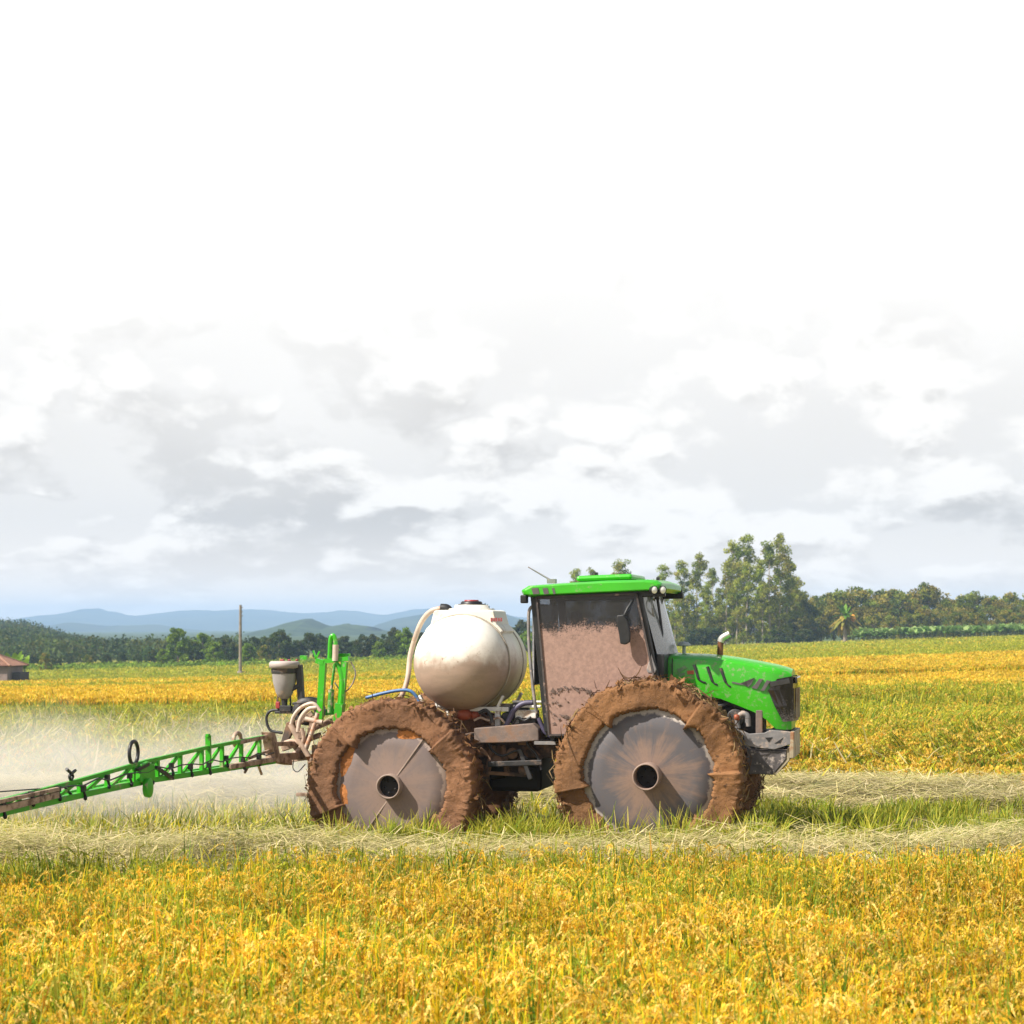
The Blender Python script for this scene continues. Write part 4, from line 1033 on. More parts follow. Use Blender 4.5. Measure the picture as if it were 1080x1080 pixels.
def chassis():
    c = MB()
    zr = 0.98
    for y in (-0.34, 0.34): c.bar((RX - 0.75, y, zr), (FX + 0.6, y, zr), 0.12, 0.2)
    c.tube([(RX, -1.06, RZ), (RX, 1.06, RZ)], 0.11, 12); c.tube([(FX, -1.06, FZ), (FX, 1.06, FZ)], 0.10, 12)
    for x, z in ((RX, RZ), (FX, FZ)):
        c.box((x, 0, z + 0.03), (0.5, 0.62, 0.42)); c.box((x, -0.34, (z + zr) / 2 + 0.08), (0.3, 0.13, zr - z)); c.box((x, 0.34, (z + zr) / 2 + 0.08), (0.3, 0.13, zr - z))
    c.box((RX + 0.9, 0, 0.86), (0.9, 0.62, 0.36)); c.box((FX - 0.65, 0, 0.82), (0.9, 0.6, 0.5))
    for x in (RX - 0.5, RX + 0.55, RX + 1.35): c.bar((x, -0.55, 1.07), (x, 0.55, 1.07), 0.1, 0.08)
    o = c.build('chassis', M['chassis'], TR, 0.012)
    # side step and deck between the wheels (near side), and its copy on the far side
    d = MB()
    pts = [xz(500, 768, -0.72), xz(562, 763, -0.72), xz(568, 769, -0.72), xz(568, 781, -0.72), xz(545, 783, -0.72), xz(500, 784, -0.72)]
    d.prism(pts, -0.72, -0.28)
    d.build('side_deck', M['deck'], TR, 0.01)
    b = MB(); p = xz(575, 783.5, -0.74); b.bar((p[0] - 0.12, -0.74, p[1]), (p[0] + 0.12, -0.74, p[1]), 0.05, 0.035); b.build('step_bar', M['grey'], TR)
    # near-black blocks standing in for the shade in the gap between the wheels
    h = MB()
    a = xz(510, 790, -0.45); e = xz(566, 842, -0.45)
    h.box(((a[0] + e[0]) / 2, 0.25, (a[1] + e[1]) / 2 + 0.02), (e[0] - a[0], 0.9, a[1] - e[1] - .06)); h.box((a[0] + 0.12, -0.1, a[1] - 0.2), (0.2, 0.5, 0.3)); h.box((e[0] - 0.1, 0.0, a[1] - 0.12), (0.2, 0.6, 0.2))
    h.build('gap_shade_blocks', M['hub_gap_dark'], TR, 0.05)
    bx = MB(); q = xz(515, 806, -0.60); q2 = xz(572, 804, -0.60); bx.bar((q[0], -0.6, q[1]), (q2[0], -0.6, q2[1]), 0.06, 0.06)
    q = xz(548, 790, -0.6); q2 = xz(560, 822, -0.6); bx.bar((q[0], -0.6, q[1]), (q2[0], -0.6, q2[1]), 0.05, 0.05)
    bx.build('lower_rail', M['dark'], TR, 0.008)
    k = MB()
    for px, py, r in ((548, 749, 0.105), (536, 757, 0.07)):
        p = at_y(px, py, -0.4); k.lathe([(0.001, -0.09), (r, -0.09), (r, 0.09), (0.001, 0.09)], 20, Matrix.Translation(p) @ Matrix.Rotation(math.radians(90), 4, 'X'))
    p = at_y(558, 758, -0.45); k.box(p, (0.2, 0.2, 0.17))
    k.build('pump', M['dark'], TR, 0.01)
    f = MB(); f.box(at_y(556, 753, -0.5), (0.24, 0.18, 0.09)); f.box(at_y(556, 745, -0.5), (0.32, 0.03, 0.03)); f.box(at_y(556, 740, -0.48), (0.34, 0.03, 0.025)); f.build('valve_block', M['white'], TR, 0.01)
    f = MB(); f.lathe([(0.001, 0), (0.09, 0.02), (0.10, 0.08), (0.06, 0.13), (0.001, 0.14)], 16, Matrix.Translation(at_y(489, 760, -0.55)))
    f.lathe([(0.001, 0), (0.06, 0.02), (0.07, 0.08), (0.02, 0.11), (0.001, 0.11)], 16, Matrix.Translation(at_y(501, 760, -0.5))); f.build('filter_bowl', M['orange'], TR)
    for nm, pts, r, mt in (('feed_hose', [(533, 768), (538, 757), (543, 748), (552, 742), (562, 741)], 0.03, 'violeth'), ('drain_hose', [(520, 765), (517, 754), (512, 749), (505, 752)], 0.02, 'dark'), ('brake_hose', [(568, 757), (571, 764), (575, 772), (583, 778)], 0.025, 'violeth')):
        t = MB(); t.tube(spline([at_y(x, y, -0.62) for x, y in pts]), r, 8); t.build('hose', M[mt], TR)
    # odds and ends that crowd the gap between the wheels
    ex = MB()
    for a, b, w in (((506, 790), (520, 800), .05), ((530, 786), (535, 815), .05), ((556, 786), (572, 800), .045), ((512, 815), (562, 818), .04), ((520, 786), (512, 825), .05)):
        ex.bar(at_y(*a, -0.5), at_y(*b, -0.45), w, w)
    for px, py in ((541, 795), (525, 803), (553, 812)): ex.lathe([(0.001, -.06), (.06, -.06), (.065, .05), (.001, .06)], 12, Matrix.Translation(at_y(px, py, -0.48)) @ Matrix.Rotation(1.4, 4, 'X'))
    ex.build('drive_linkage', M['chassis'], TR, 0.006)
    for pts, mt in (([(512, 772), (518, 790), (530, 797), (545, 792), (556, 800)], 'hosedark'), ([(560, 770), (556, 784), (566, 796), (571, 812)], 'hosedark'), ([(500, 760), (507, 757), (516, 760), (526, 757), (533, 763)], 'hose'), ([(540, 764), (546, 757), (553, 760), (560, 756)], 'hosedark')):
        t = MB(); t.tube(spline([at_y(x, y, -0.6) for x, y in pts]), 0.014, 6); t.build('hose', M[mt], TR)
chassis()

def tank():
    c = at_y(484, 699.5, -0.62); r0 = 0.535; tz = c.z; tx = c.x
    th = empty('none') if False else None
    prof = []
    L = 0.98                                                     # half length, domed ends
    for k in range(17):
        a = math.pi / 2 * k / 16; prof.append((max(0.001, r0 * math.sin(a) ** 0.9), -L + 0.46 * (1 - math.cos(a))))
    prof += [(r0 + 0.003, -0.30), (r0 + 0.012, -0.20), (r0 + 0.012, 0.25), (r0 + 0.003, 0.34)]
    for k in range(16, -1, -1):
        a = math.pi / 2 * k / 16; prof.append((max(0.001, r0 * math.sin(a) ** 0.9), L - 0.46 * (1 - math.cos(a))))
    t = MB(); t.lathe(prof, 72, Matrix.Rotation(math.radians(-90), 4, 'X'))
    o = t.build('tank', M['tank'], TR, loc=(tx, 0, tz))
    # moulded saddle: flat top with two flanks running down over the belly
    s = MB()
    n = 20; ro = r0 + 0.045
    for y0, y1 in ((-0.40, 0.26),):
        vs = []
        for k in range(n + 1):
            a = math.radians(52) - math.radians(104) * k / n + math.radians(90)
            x = ro * math.cos(a); z = ro * math.sin(a)
            zt = ro * 0.995 + 0.0
            # flat top platform over the middle, easing into the round flank
            f = max(0.0, 1 - (abs(k / n - 0.5) / 0.5) ** 2.2)
            z2 = z + (zt + 0.02 - z) * min(1, f * 1.7) if abs(x) < 0.36 else z
            vs.append((x, z2))
        inner = [(r0 * 0.96 * math.cos(math.radians(142 - 104 * k / n)), r0 * 0.96 * math.sin(math.radians(142 - 104 * k / n))) for k in range(n, -1, -1)]
        s.prism(vs + inner, y0, y1)
    s.build('saddle', M['tankw'], o, 0.012)
    bd = MB()
    for y in (-0.44, 0.30):
        pts = [((r0 + 0.012) * math.cos(a), y, (r0 + 0.012) * math.sin(a)) for a in np.linspace(0, 2 * math.pi, 49)]
        bd = MB()
        for p, q in zip(pts[:-1], pts[1:]): bd.bar(p, q, 0.035, 0.010)
        bd.build('strap', M['strap'], o)
    l = MB(); zt = r0 + 0.035
    l.lathe([(0.001, zt + .09), (0.19, zt + 0.088), (0.20, zt + 0.05), (0.26, zt + 0.045), (0.27, zt - 0.03)], 32); l.build('filler_neck', M['tankw'], o)
    l = MB(); l.lathe([(0.001, zt + .135), (0.11, zt + 0.13), (0.125, zt + 0.115), (0.125, zt + 0.10), (0.155, zt + 0.099), (0.155, zt + 0.085)], 28); lo = l.build('lid', M['black'], o)
    l = MB(); l.lathe([(0.001, zt + .148), (0.08, zt + 0.146), (0.085, zt + 0.1305)], 24); l.build('lid_cap', M['red'], o)
    # small dark red lettering too worn to read, on the saddle's flank
    k = MB(); p = at_y(524, 653.5, -0.40)
    for i in range(5): k.box((p.x - tx - 0.06 + i * 0.028, -0.404, p.z - tz), (0.019, 0.006, 0.035 if i % 2 else 0.042))
    k.build('worn_marking', M['mark'], o)
    zb = tz - r0                                                 # cradle
    for y in (-0.5, 0.5):
        cr = MB()
        cr.bar((tx - 0.55, y, zb + 0.02), (tx + 0.55, y, zb + 0.02), 0.07, 0.05)
        for x in (-0.42, 0.42):
            cr.bar((tx + x, y, 1.08), (tx + x, y, zb - 0.005), 0.06, 0.06); cr.bar((tx + x, y, zb + 0.045), (tx + x * 1.15, y, zb + 0.17), 0.07, 0.03)
        cr.build('cradle', M['white'], TR, 0.006)
    e = MB(); e.tube(spline([at_y(474, 646, 0.0), at_y(471, 642, 0.0), at_y(465, 641.5, 0.0)]), 0.055, 10)
    e.build('hose_elbow', M['black'], TR)
    h = MB(); h.tube(spline([at_y(466, 641.5, 0.0), at_y(456, 644, 0.0), at_y(448, 651, 0.02), at_y(441, 664, 0.05), at_y(433, 690, 0.1), at_y(430, 715, 0.05), at_y(424, 733, 0.0), at_y(416, 745, 0)], 8), 0.030, 10)
    h.build('hose', M['paleh'], TR)
    h = MB(); h.tube(spline([at_y(386, 736, -0.3), at_y(405, 731, -0.3), at_y(422, 728, -0.3), at_y(433, 729, -0.3), at_y(440, 736, -0.3), at_y(444, 745, -0.3)], 8), 0.019, 8)
    h.build('hose', M['blueh'], TR)
    return tx, tz
M['tankw'] = surf('white_moulding', (0.72, 0.69, 0.60), 0.45, 0, 0.06, 3.0, (0.55, 0.45, 0.36), 0.2, 4.0)
M['strap'] = surf('dusty_strap', (0.36, 0.31, 0.24), 0.6, 0, 0.2, 6.0)
TX, TZ = tank()

def cab():
    yn = 0.78
    TLp, TRp = xz(564, 627, -yn), xz(673, 624, -yn)
    BR = xz(693, 722, -yn); BL = xz(579, 772, -yn)
    MR = xz(690, 690, -yn)
    fl = BL[1]
    fr = MB()
    def both(a, b, w, h, ya=yn, yb=yn):
        for s in (-1, 1): fr.bar((a[0], s * ya, a[1]), (b[0], s * yb, b[1]), w, h)
    both(TLp, BL, 0.08, 0.09); both(TRp, (BR[0], BR[1]), 0.08, 0.08)
    both((TLp[0] - .02, TLp[1] - .02), (TRp[0] + .30, TRp[1] - .02), 0.08, 0.07)
    both(BL, (BR[0], fl), 0.1, 0.08); both((BR[0], fl), BR, 0.09, 0.08)
    for p in (TLp, BL): fr.bar((p[0], -yn, p[1]), (p[0], yn, p[1]), 0.08, 0.08)
    fr.bar((BR[0], -yn, BR[1]), (BR[0], yn, BR[1]), 0.09, 0.1)
    fr.box(((BL[0] + BR[0]) / 2, 0, fl - 0.03), (BR[0] - BL[0], 2 * yn - 0.06, 0.08))
    fr.box((BR[0] + 0.03, 0, (MR[1] + fl) / 2), (0.09, 2 * yn - 0.06, MR[1] - fl))        # firewall
    fr.box((BL[0] + 0.03, 0, (fl + TLp[1]) / 2 - 0.62), (0.05, 2 * yn - 0.1, 0.5))        # rear lower panel
    o = fr.build('cab', M['black'], TR, 0.01)
    # side panes, slightly proud of the pillars
    for s, nm in ((-1, 'door'), (1, 'door')):
        g = MB(); y0 = s * (yn + 0.052); y1 = s * (yn + 0.044)
        pts = [xz(567, 630, -yn), xz(672, 626.5, -yn), xz(692, 722, -yn), xz(691, 772, -yn), xz(580, 775, -yn)]
        g.prism(pts, y0, y1); d = g.build(nm, M['doorglass'], o)
        e = MB()
        for a, b in zip(pts, pts[1:] + pts[:1]): e.bar((a[0], s * (yn + 0.055), a[1]), (b[0], s * (yn + 0.055), b[1]), 0.03, 0.02)
        if s < 0: e.build('door_seal', M['seal'], o)
        ln = MB(); q = [xz(x, y, -yn) for x, y in ((596, 628), (597, 645), (600, 668))]
        if s < 0:
            # mud tide lines: splashed ragged arcs where a fender edge threw mud over the door
            rng = random.Random(4)
            for px, py in [(580 + k * 1.25, 733 - 8 * math.sin(k / 13) + rng.uniform(-2, 2)) for k in range(44)] + [(rng.uniform(576, 600), rng.uniform(735, 764)) for k in range(26)]:
                p = xz(px, py, -yn); ss_ = rng.uniform(0.006, 0.02); y = -(yn + 0.055)
                pts2 = [(p[0] + rng.gauss(0, ss_ * 1.3), y - rng.uniform(0, .012), p[1] + rng.gauss(0, ss_)) for _ in range(4)]
                ln.add(pts2, [(0, 1, 2), (0, 2, 3), (0, 3, 1), (1, 3, 2)])
            ln.build('mud_splashes', M['splash'], o)
    # windscreen: bowed outwards
    g = MB(); n = 12; vs = []
    topx = xz(674, 627, -yn)[0]; botx = MR[0]; zt = xz(674, 627, -yn)[1]; zb = MR[1]
    for j in range(9):
        v = j / 8
        for i in range(n + 1):
            u = -1 + 2 * i / n
            x = topx + (botx - topx) * v + 0.03 + 0.115 * (1 - u * u) * (0.85 + 0.15 * v)
            vs.append((x, u * (yn - 0.01), zt + (zb - zt) * v))
    g.add(vs, [(j * (n + 1) + i, j * (n + 1) + i + 1, (j + 1) * (n + 1) + i + 1, (j + 1) * (n + 1) + i) for j in range(8) for i in range(n)], True)
    g.build('windscreen', M['screenglass'], o)
    rw = MB(); rw.box((TLp[0] - 0.03, 0, TLp[1] - 0.55), (0.02, 2 * yn - 0.12, 0.9)); rw.build('rear_window', M['screenglass'], o)
    wp = MB(); p0 = Vector((topx + 0.15, -0.42, zt - 0.02)); p1 = Vector((topx + 0.21, -0.44, zt - 0.42)); p2 = Vector((topx + 0.20, -0.56, zt - 0.66))
    wp.tube([p0, p1, p2], [0.018, 0.014, 0.01], 6); wp.box(p0, (0.05, 0.08, 0.06)); wp.build('wiper', M['black'], o)
    em = MB()                                                     # pale round sticker on the windscreen
    ec = Vector((topx + 0.125, -0.50, zt - 0.14)); 
    for k in range(22):
        a0, a1 = math.radians(40 + k * 12), math.radians(40 + (k + 1) * 12)
        f = lambda a: ec + Vector((0.025 * 0 - 0.04 * math.sin(a) * 0.3, 0.15 * math.cos(a), 0.11 * math.sin(a)))
        em.bar(f(a0), f(a1), 0.018, 0.006)
    em.build('sticker', M['sticker'], o)
    # inside
    st = MB(); sx = (BL[0] + BR[0]) / 2 - 0.12
    st.box((sx, 0, fl + 0.42), (0.5, 0.52, 0.14)); st.box((sx - 0.26, 0, fl + 0.82), (0.13, 0.5, 0.72), rot=Matrix.Rotation(math.radians(-8), 3, 'Y')); st.box((sx, 0, fl + 0.18), (0.3, 0.34, 0.34))
    st.box((sx - 0.31, 0, fl + 1.25), (0.1, 0.3, 0.16))
    st.build('seat', M['seat'], o, 0.04)
    sw = MB(); cw = Vector((sx + 0.62, 0, fl + 0.83)); sw.tube([cw + Vector((0.08 * math.cos(a), 0.2 * math.sin(a), 0.18 * math.cos(a))) for a in np.linspace(0, 6.283, 25)], 0.016, 6); sw.tube([cw, cw + Vector((0.22, 0, -0.55))], 0.035, 8); sw.build('steering_wheel', M['black'], o)
    # mirror and its arm on the near side
    mi = MB(); poly = [xz(x, y, -yn - 0.16) for x, y in ((651, 649), (658, 648), (662, 654), (665, 668), (664.5, 677), (660, 680), (654.5, 679), (653, 668), (650.5, 656))]
    mi.prism(poly, -yn - 0.19, -yn - 0.13)
    mo = mi.build('mirror', M['black'], TR, 0.012)
    ar = MB(); a = at_y(657, 652, -yn - 0.15); b = at_y(668, 632, -yn - 0.03); ar.tube([a, (a + b) / 2 + Vector((0, -0.06, 0)), b], 0.014, 6); ar.build('mirror_arm', M['black'], mo)
    # handrail behind the cab
    hr = MB(); hr.tube(spline([at_y(565, 638, -yn), at_y(559, 642, -yn - .02), at_y(557.5, 652, -yn - .02), at_y(558, 680, -yn - .02), at_y(561, 715, -yn - .02), at_y(564, 740, -yn - .02), at_y(566, 752, -yn)], 5), 0.018, 8)
    hr.build('handrail', M['grey'], TR)
    # triangular side lamp under the windscreen
    tl = MB(); yy = -0.82; pts = [xz(687, 689.5, yy), xz(692.5, 706, yy), xz(691, 710, yy), xz(683.5, 710, yy), xz(682, 706, yy)]
    tl.prism(pts, yy - 0.02, yy + 0.01); tl.build('side_marker', M['grey'], TR, 0.008)
    # roof
    yr = 0.90
    rf = MB()
    prof = [(548, 623), (551, 629), (560, 630), (600, 627.5), (660, 624.5), (686, 623), (693, 624), (697.5, 621), (697.5, 615), (692, 612), (682, 611), (640, 612), (590, 615), (556, 617.5)]
    base = [xz(x, y, -yr) for x, y in prof]
    cx = sum(p[0] for p in base) / len(base); cz = sum(p[1] for p in base) / len(base)
    rows = []
    for y, s in ((-yr, 0.93), (-yr + 0.03, 0.985), (-yr + 0.09, 1.0), (0.0, 1.012), (yr - 0.09, 1.0), (yr - 0.03, 0.985), (yr, 0.93)):
        rows.append([(cx + (x - cx) * (s if abs(y) > yr - 0.1 else s), y, cz + (z - cz) * (1 if abs(y) < yr - .05 else 0.8) + (0.012 if y == 0 and z > cz else 0)) for x, z in base])
    n = len(base); vs = [v for r in rows for v in r]
    fs = [(i * n + k, i * n + (k + 1) % n, (i + 1) * n + (k + 1) % n, (i + 1) * n + k) for i in range(len(rows) - 1) for k in range(n)]
    rf.add(vs, fs + [tuple(range(n)), tuple(reversed(range(len(vs) - n, len(vs))))])
    ro = rf.build('roof', M['green'], TR, 0.012)
    ht = MB(); a = xz(607, 612, -0.5); b = xz(668, 609, -0.5)
    ht.box(((a[0] + b[0]) / 2, 0.0, (a[1] + b[1]) / 2 + 0.012), (b[0] - a[0] - 0.02, 1.05, 0.065), rot=Matrix.Rotation(math.radians(-2), 3, 'Y')); ht.build('roof_hatch', M['green'], ro, 0.03)
    vt = MB()
    for px, py in ((629, 606), (664, 607), (694, 611)): vt.box(at_y(px, py, -0.3), (0.035, 0.05, 0.05))
    vt.build('roof_fittings', M['black'], ro, 0.005)
    sp = MB()
    for x0, x1 in ((560.5, 568.5), (572, 578.5), (582, 585.5)):
        q = [xz(x0, 620.5, -yr), xz(x1 - 1, 620, -yr), xz(x1 + 0.6, 626.2, -yr), xz(x0 + 1.8, 626.8, -yr)]
        sp.prism(q, -yr - 0.006, -yr + 0.05)
    sp.build('roof_stripes', M['decal'], ro)
    an = MB(); a = at_y(581, 612, 0.1); b = at_y(557, 598, 0.1); an.tube([a, b], [0.012, 0.007], 6); an.box(at_y(582, 613, 0.1), (0.1, 0.08, 0.05)); an.build('antenna', M['grey'], TR)
    for px, y in ((689.5, -yr - 0.02), (698.5, -yr + 0.04), (0, yr - 0.04), (1, yr + 0.02)):
        if px < 2: p = Vector((at_y(694, 622, -yr).x, y, at_y(690, 622, -yr).z))
        else: p = at_y(px, 622.2, y)
        s = -1 if y < 0 else 1
        lm = MB(); dirv = Vector((0.75, s * 0.66, -0.05)); q = dirv.to_track_quat('Z', 'Y').to_matrix().to_4x4()
        lm.lathe([(0.001, -0.05), (0.035, -0.04), (0.045, 0.0), (0.047, 0.015)], 16, Matrix.Translation(p) @ q); lo = lm.build('work_lamp', M['black'], ro)
        le = MB(); le.lathe([(0.041, 0.012), (0.03, 0.022), (0.001, 0.027)], 16, Matrix.Translation(p) @ q); le.build('lamp_lens', M['lamp'], ro)
    rl = MB(); p = at_y(553, 630, -yr + 0.05); rl.box(p + Vector((0.0, 0, -0.02)), (0.07, 0.12, 0.09)); rl.box(p + Vector((0.02, 1.6, -0.02)), (0.07, 0.12, 0.09)); rl.build('rear_lamps', M['black'], ro, 0.012)
    fl_ = MB(); p = at_y(692, 626, -0.8); fl_.box(p + Vector((0, 0.1, 0)), (0.04, 0.05, 0.09)); fl_.build('bracket', M['black'], ro)
ZG = xz(630, 680, -0.8)[1]
M['doorglass'] = glass_mat('muddy_door_glass', (0.31, 0.195, 0.155), xz(620, 682, -0.8)[1], xz(620, 634, -0.8)[1], 0.58, (0.02, 0.02, 0.022))
M['screenglass'] = glass_mat('dusty_sky_sheen_glass', (0.40, 0.39, 0.40), 1.0, 3.6, 0.92, (0.25, 0.25, 0.265))  # pale grey tint paints in the sky's reflection, with dust over it
M['seal'] = surf('door_rubber', (0.05, 0.04, 0.037), 0.7, 0, 0.3, 6.0, (0.3, 0.2, 0.16), 0.2, 8.0)
M['splash'] = surf('dark_mud_splash', (0.11, 0.075, 0.06), 0.8)
M['sticker'] = surf('pale_sticker', (0.42, 0.42, 0.44), 0.5)
cab()

def bonnet():
    # cross sections along x: half width, shoulder height, top height, lower edge
    pn = -0.44
    def X(px, py): return xz(px, py, pn)[0]
    def Zt(px, py): return xz(px, py, pn)[1]
    stations = [  # px along the near side, upper edge row, lower edge row, half width
        (703, 692.5, 728, .44), (722, 693, 730, .44), (741, 693.5, 733, .445), (760, 695, 737, .445), (778, 697.5, 744, .445), (795, 700.5, 751, .44), (808, 703, 759, .43), (818, 705, 769, .41), (827, 707.5, 770, .375), (834, 710, 770, .32)]
    rows = []
    for px, yt, yb, hw in stations:
        yl = -hw
        xx = xz(px, yt, -0.44)[0]; zt = xz(px, yt, -0.44)[1] ; zb = xz(px, yb, -0.44)[1]
        c = 0.075
        sec = [(-hw * 0.97, zb), (-hw, zb + (zt - zb) * 0.35), (-hw * 0.985, zt - c), (-hw * 0.95, zt - c * 0.35), (-hw * 0.85, zt), (-hw * 0.45, zt + 0.028), (0, zt + 0.036)]
        sec = sec + [(-y, z) for y, z in reversed(sec[:-1])]
        rows.append([(xx, y, z) for y, z in sec])
    n = len(rows[0]); vs = [v for r in rows for v in r]
    fs = [(i * n + k, i * n + k + 1, (i + 1) * n + k + 1, (i + 1) * n + k) for i in range(len(rows) - 1) for k in range(n - 1)]
    h = MB(); h.add(vs, fs, True); h.add(rows[-1], [tuple(range(n))]); h.add(rows[0], [tuple(reversed(range(n)))])
    o = h.build('hood', M['hood'], TR)
    m = o.modifiers.new('edge', 'EDGE_SPLIT'); m.split_angle = math.radians(40)
    # grille and headlamp mask: wraps the nose, a little proud of the paint
    def hwx(x):
        xs = [r[0][0] for r in rows]; hs = [s[3] for s in stations]; return float(np.interp(x, xs, hs))
    g = MB(); out = 0.012
    outline = [(819.5, 716), (833, 713.5)], [(810, 728), (834, 728)], [(817, 745), (833.5, 745)], [(825.5, 761.5), (833, 761)]
    vs = []; ncol = 14
    xe = rows[-1][0][0]
    for (a, b) in outline:
        xa, za = xz(a[0], a[1], -0.43); zb = xz(b[0], b[1], -0.43)[1]
        line = [(xa + (xe - xa) * k / 4, -(hwx(xa + (xe - xa) * k / 4) + out), za + (zb - za) * k / 4) for k in range(5)]
        he = hwx(xe)
        front = [(xe + out + 0.035 * math.sin(math.pi * k / 6), -he * (1 - 2 * k / 6) * 1.02, zb) for k in range(7)]
        far = [(x, -y, z) for x, y, z in reversed(line)]
        vs.append(line + front + far)
    w = len(vs[0]); flat = [v for r in vs for v in r]
    g.add(flat, [(j * w + i, j * w + i + 1, (j + 1) * w + i + 1, (j + 1) * w + i) for j in range(len(vs) - 1) for i in range(w - 1)])
    gr = g.build('grille', M['grille'], o)
    sdf = gr.modifiers.new('thick', 'SOLIDIFY'); sdf.thickness = 0.012; sdf.offset = 0.0
    lm = MB()
    lm.bar(at_y(812, 722, -0.44) + Vector((0, -0.018, 0)), at_y(832, 718, -0.35) + Vector((0.01, -0.03, 0)), 0.012, 0.06)
    lm.build('headlight', M['headlight'], o, 0.006)
    fb = MB(); xe2 = xe + 0.055; fb.box((xe2 - 0.01, 0, xz(836, 717.5, -0.3)[1]), (0.03, 0.56, 0.07)); fb.build('headlight', M['headlight'], o, 0.01)
    # grille slats on the front
    s = MB()
    for k in range(9):
        y = -0.24 + 0.06 * k; s.bar((xe + 0.05, y, xz(834, 758, -.3)[1]), (xe + 0.05, y, xz(834, 726, -.3)[1]), 0.012, 0.014)
    s.build('grille_bars', M['tan'], o)
    # gills
    v = MB()
    for pts in ([(732, 701), (734.5, 709), (737.5, 717), (745, 720.5)], [(746, 703), (748.5, 711), (752, 719.5), (757, 722.5)], [(760, 704.5), (762.5, 712), (766, 720.5), (771, 725)]):
        v.tube(spline([at_y(x, y, -0.446) for x, y in pts], 6), [0.016] * 6 + [0.015] * 6 + [0.010] * 6 + [0.004], 8)
    v.build('gill', M['dark'], o)
    st = MB()
    for q in ([(796, 722), (801, 715.5), (804.5, 716.5), (798.5, 726.5), (792.5, 725.5)], [(803, 727.5), (808.5, 717.2), (812.5, 718), (806, 728.5), (801, 728)], [(789, 724.5), (792.5, 721.5), (795.5, 714.8), (790, 722.5), (780, 722), (772, 720.3), (772, 718.8), (781, 720.6), (788, 720.5)]):
        p = [xz(x, y, -0.445) for x, y in q]
        st.prism(p, -0.452, -0.40)
    st.build('hood_stripes', M['decal'], o)
    lg = MB(); q = [xz(x, y, -0.445) for x, y in ((724.5, 707.5), (731.5, 707), (732, 711), (725, 711.2))]; lg.prism(q, -0.4465, -0.41); lg.build('red_badge', M['red2'], o)
    lg = MB()
    for q in ([(714, 706), (722, 702), (724.5, 704), (716, 710)], [(716, 711), (722, 709), (722, 712), (717, 714)]):
        lg.prism([xz(x, y, -0.445) for x, y in q], -0.4465, -0.41)
    lg.build('worn_badge', M['decalpale'], o)
    sm_ = MB(); a = at_y(709, 694, -0.447); b = at_y(709, 727, -0.449); sm_.bar(a, b, 0.012, 0.012); sm_.build('panel_gap', M['dark'], o)
    # exhaust on the far side of the hood, and a mushroom antenna
    ex = MB(); yy = 0.12; ex.tube(spline([at_y(759.5, 702, yy), at_y(759.5, 690, yy), at_y(760, 678, yy), at_y(762, 673, yy), at_y(768.5, 669.5, yy)], 5), 0.034, 12, cap=False); exo = ex.build('exhaust', M['rust'], TR)
    e2 = MB(); e2.tube(spline([at_y(760, 677, yy), at_y(762, 672.8, yy), at_y(769.5, 668.5, yy)], 5), 0.038, 12, cap=False); e2.build('exhaust_tip', M['chromeold'], exo)
    gp = MB(); p = at_y(721.5, 692, 0.1); gp.tube([p, p + Vector((0, 0, 0.12))], 0.02, 8); gp.lathe([(0.001, 0.165), (0.05, 0.155), (0.075, 0.13), (0.075, 0.115), (0.001, 0.11)], 20, Matrix.Translation(p)); gp.build('receiver_dome', M['greydome'], TR)
    # engine under the hood
    en = MB(); x0 = rows[0][0][0]; 
    a = xz(742, 742, -0.3); b = xz(806, 778, -0.3)
    en.box(((x0 + b[0]) / 2, 0, 1.22), (b[0] - x0 - 0.05, 0.6, 0.55)); en.box(((a[0] + b[0]) / 2 + 0.1, 0, 1.0), (0.9, 0.5, 0.4))
    p = at_y(776, 757, -0.36); en.lathe([(0.001, -0.08), (0.09, -0.08), (0.10, 0.06), (0.001, 0.06)], 16, Matrix.Translation(p) @ Matrix.Rotation(math.radians(90), 4, 'X'))
    en.tube([at_y(758, 745, -.36), at_y(770, 741, -.36), at_y(785, 748, -.36)], 0.035, 8)
    eo = en.build('engine', M['dark'], TR, 0.015)
    tu = MB(); tu.tube(spline([at_y(778, 768, -.4), at_y(778, 758, -.4), at_y(782, 753, -.4), at_y(788, 755, -.4), at_y(789, 766, -.4)], 5), 0.035, 8); tu.build('air_pipe', M['grey'], eo)
    cv = MB(); p = at_y(801, 762, -0.38); cv.box(p, (0.075, 0.1, 0.28)); cv.build('radiator_side', M['deck'], eo, 0.01)
    ob = MB(); ob.lathe([(0.001, 0), (0.03, 0.01), (0.03, 0.06), (0.001, 0.07)], 12, Matrix.Translation(at_y(777, 760, -0.47))); ob.build('drain_plug', M['orange'], eo)
    # front weight carrier
    yc = -0.50
    wb = MB(); q = [xz(x, y, yc) for x, y in ((771, 768), (784, 771), (790, 774), (806, 773), (812, 770), (826, 771), (834, 772), (834, 785), (817, 790.5), (800, 789), (786, 786), (784, 776), (771, 772.5))]
    wb.prism(q, yc, yc + 0.05); wo = wb.build('weight_carrier', M['grey'], TR, 0.006)
    wb = MB(); wb.prism(q, -yc - 0.05, -yc); wb.build('weight_carrier', M['grey'], TR, 0.006)
    hb = MB()
    for tri in ([(807, 778), (815, 777.5), (811, 783)], [(817, 784), (826, 778), (823, 783.5)]):
        hb.prism([xz(x, y, yc) for x, y in tri], yc - 0.004, yc + 0.02)
    hb.build('carrier_openings', M['black'], wo)
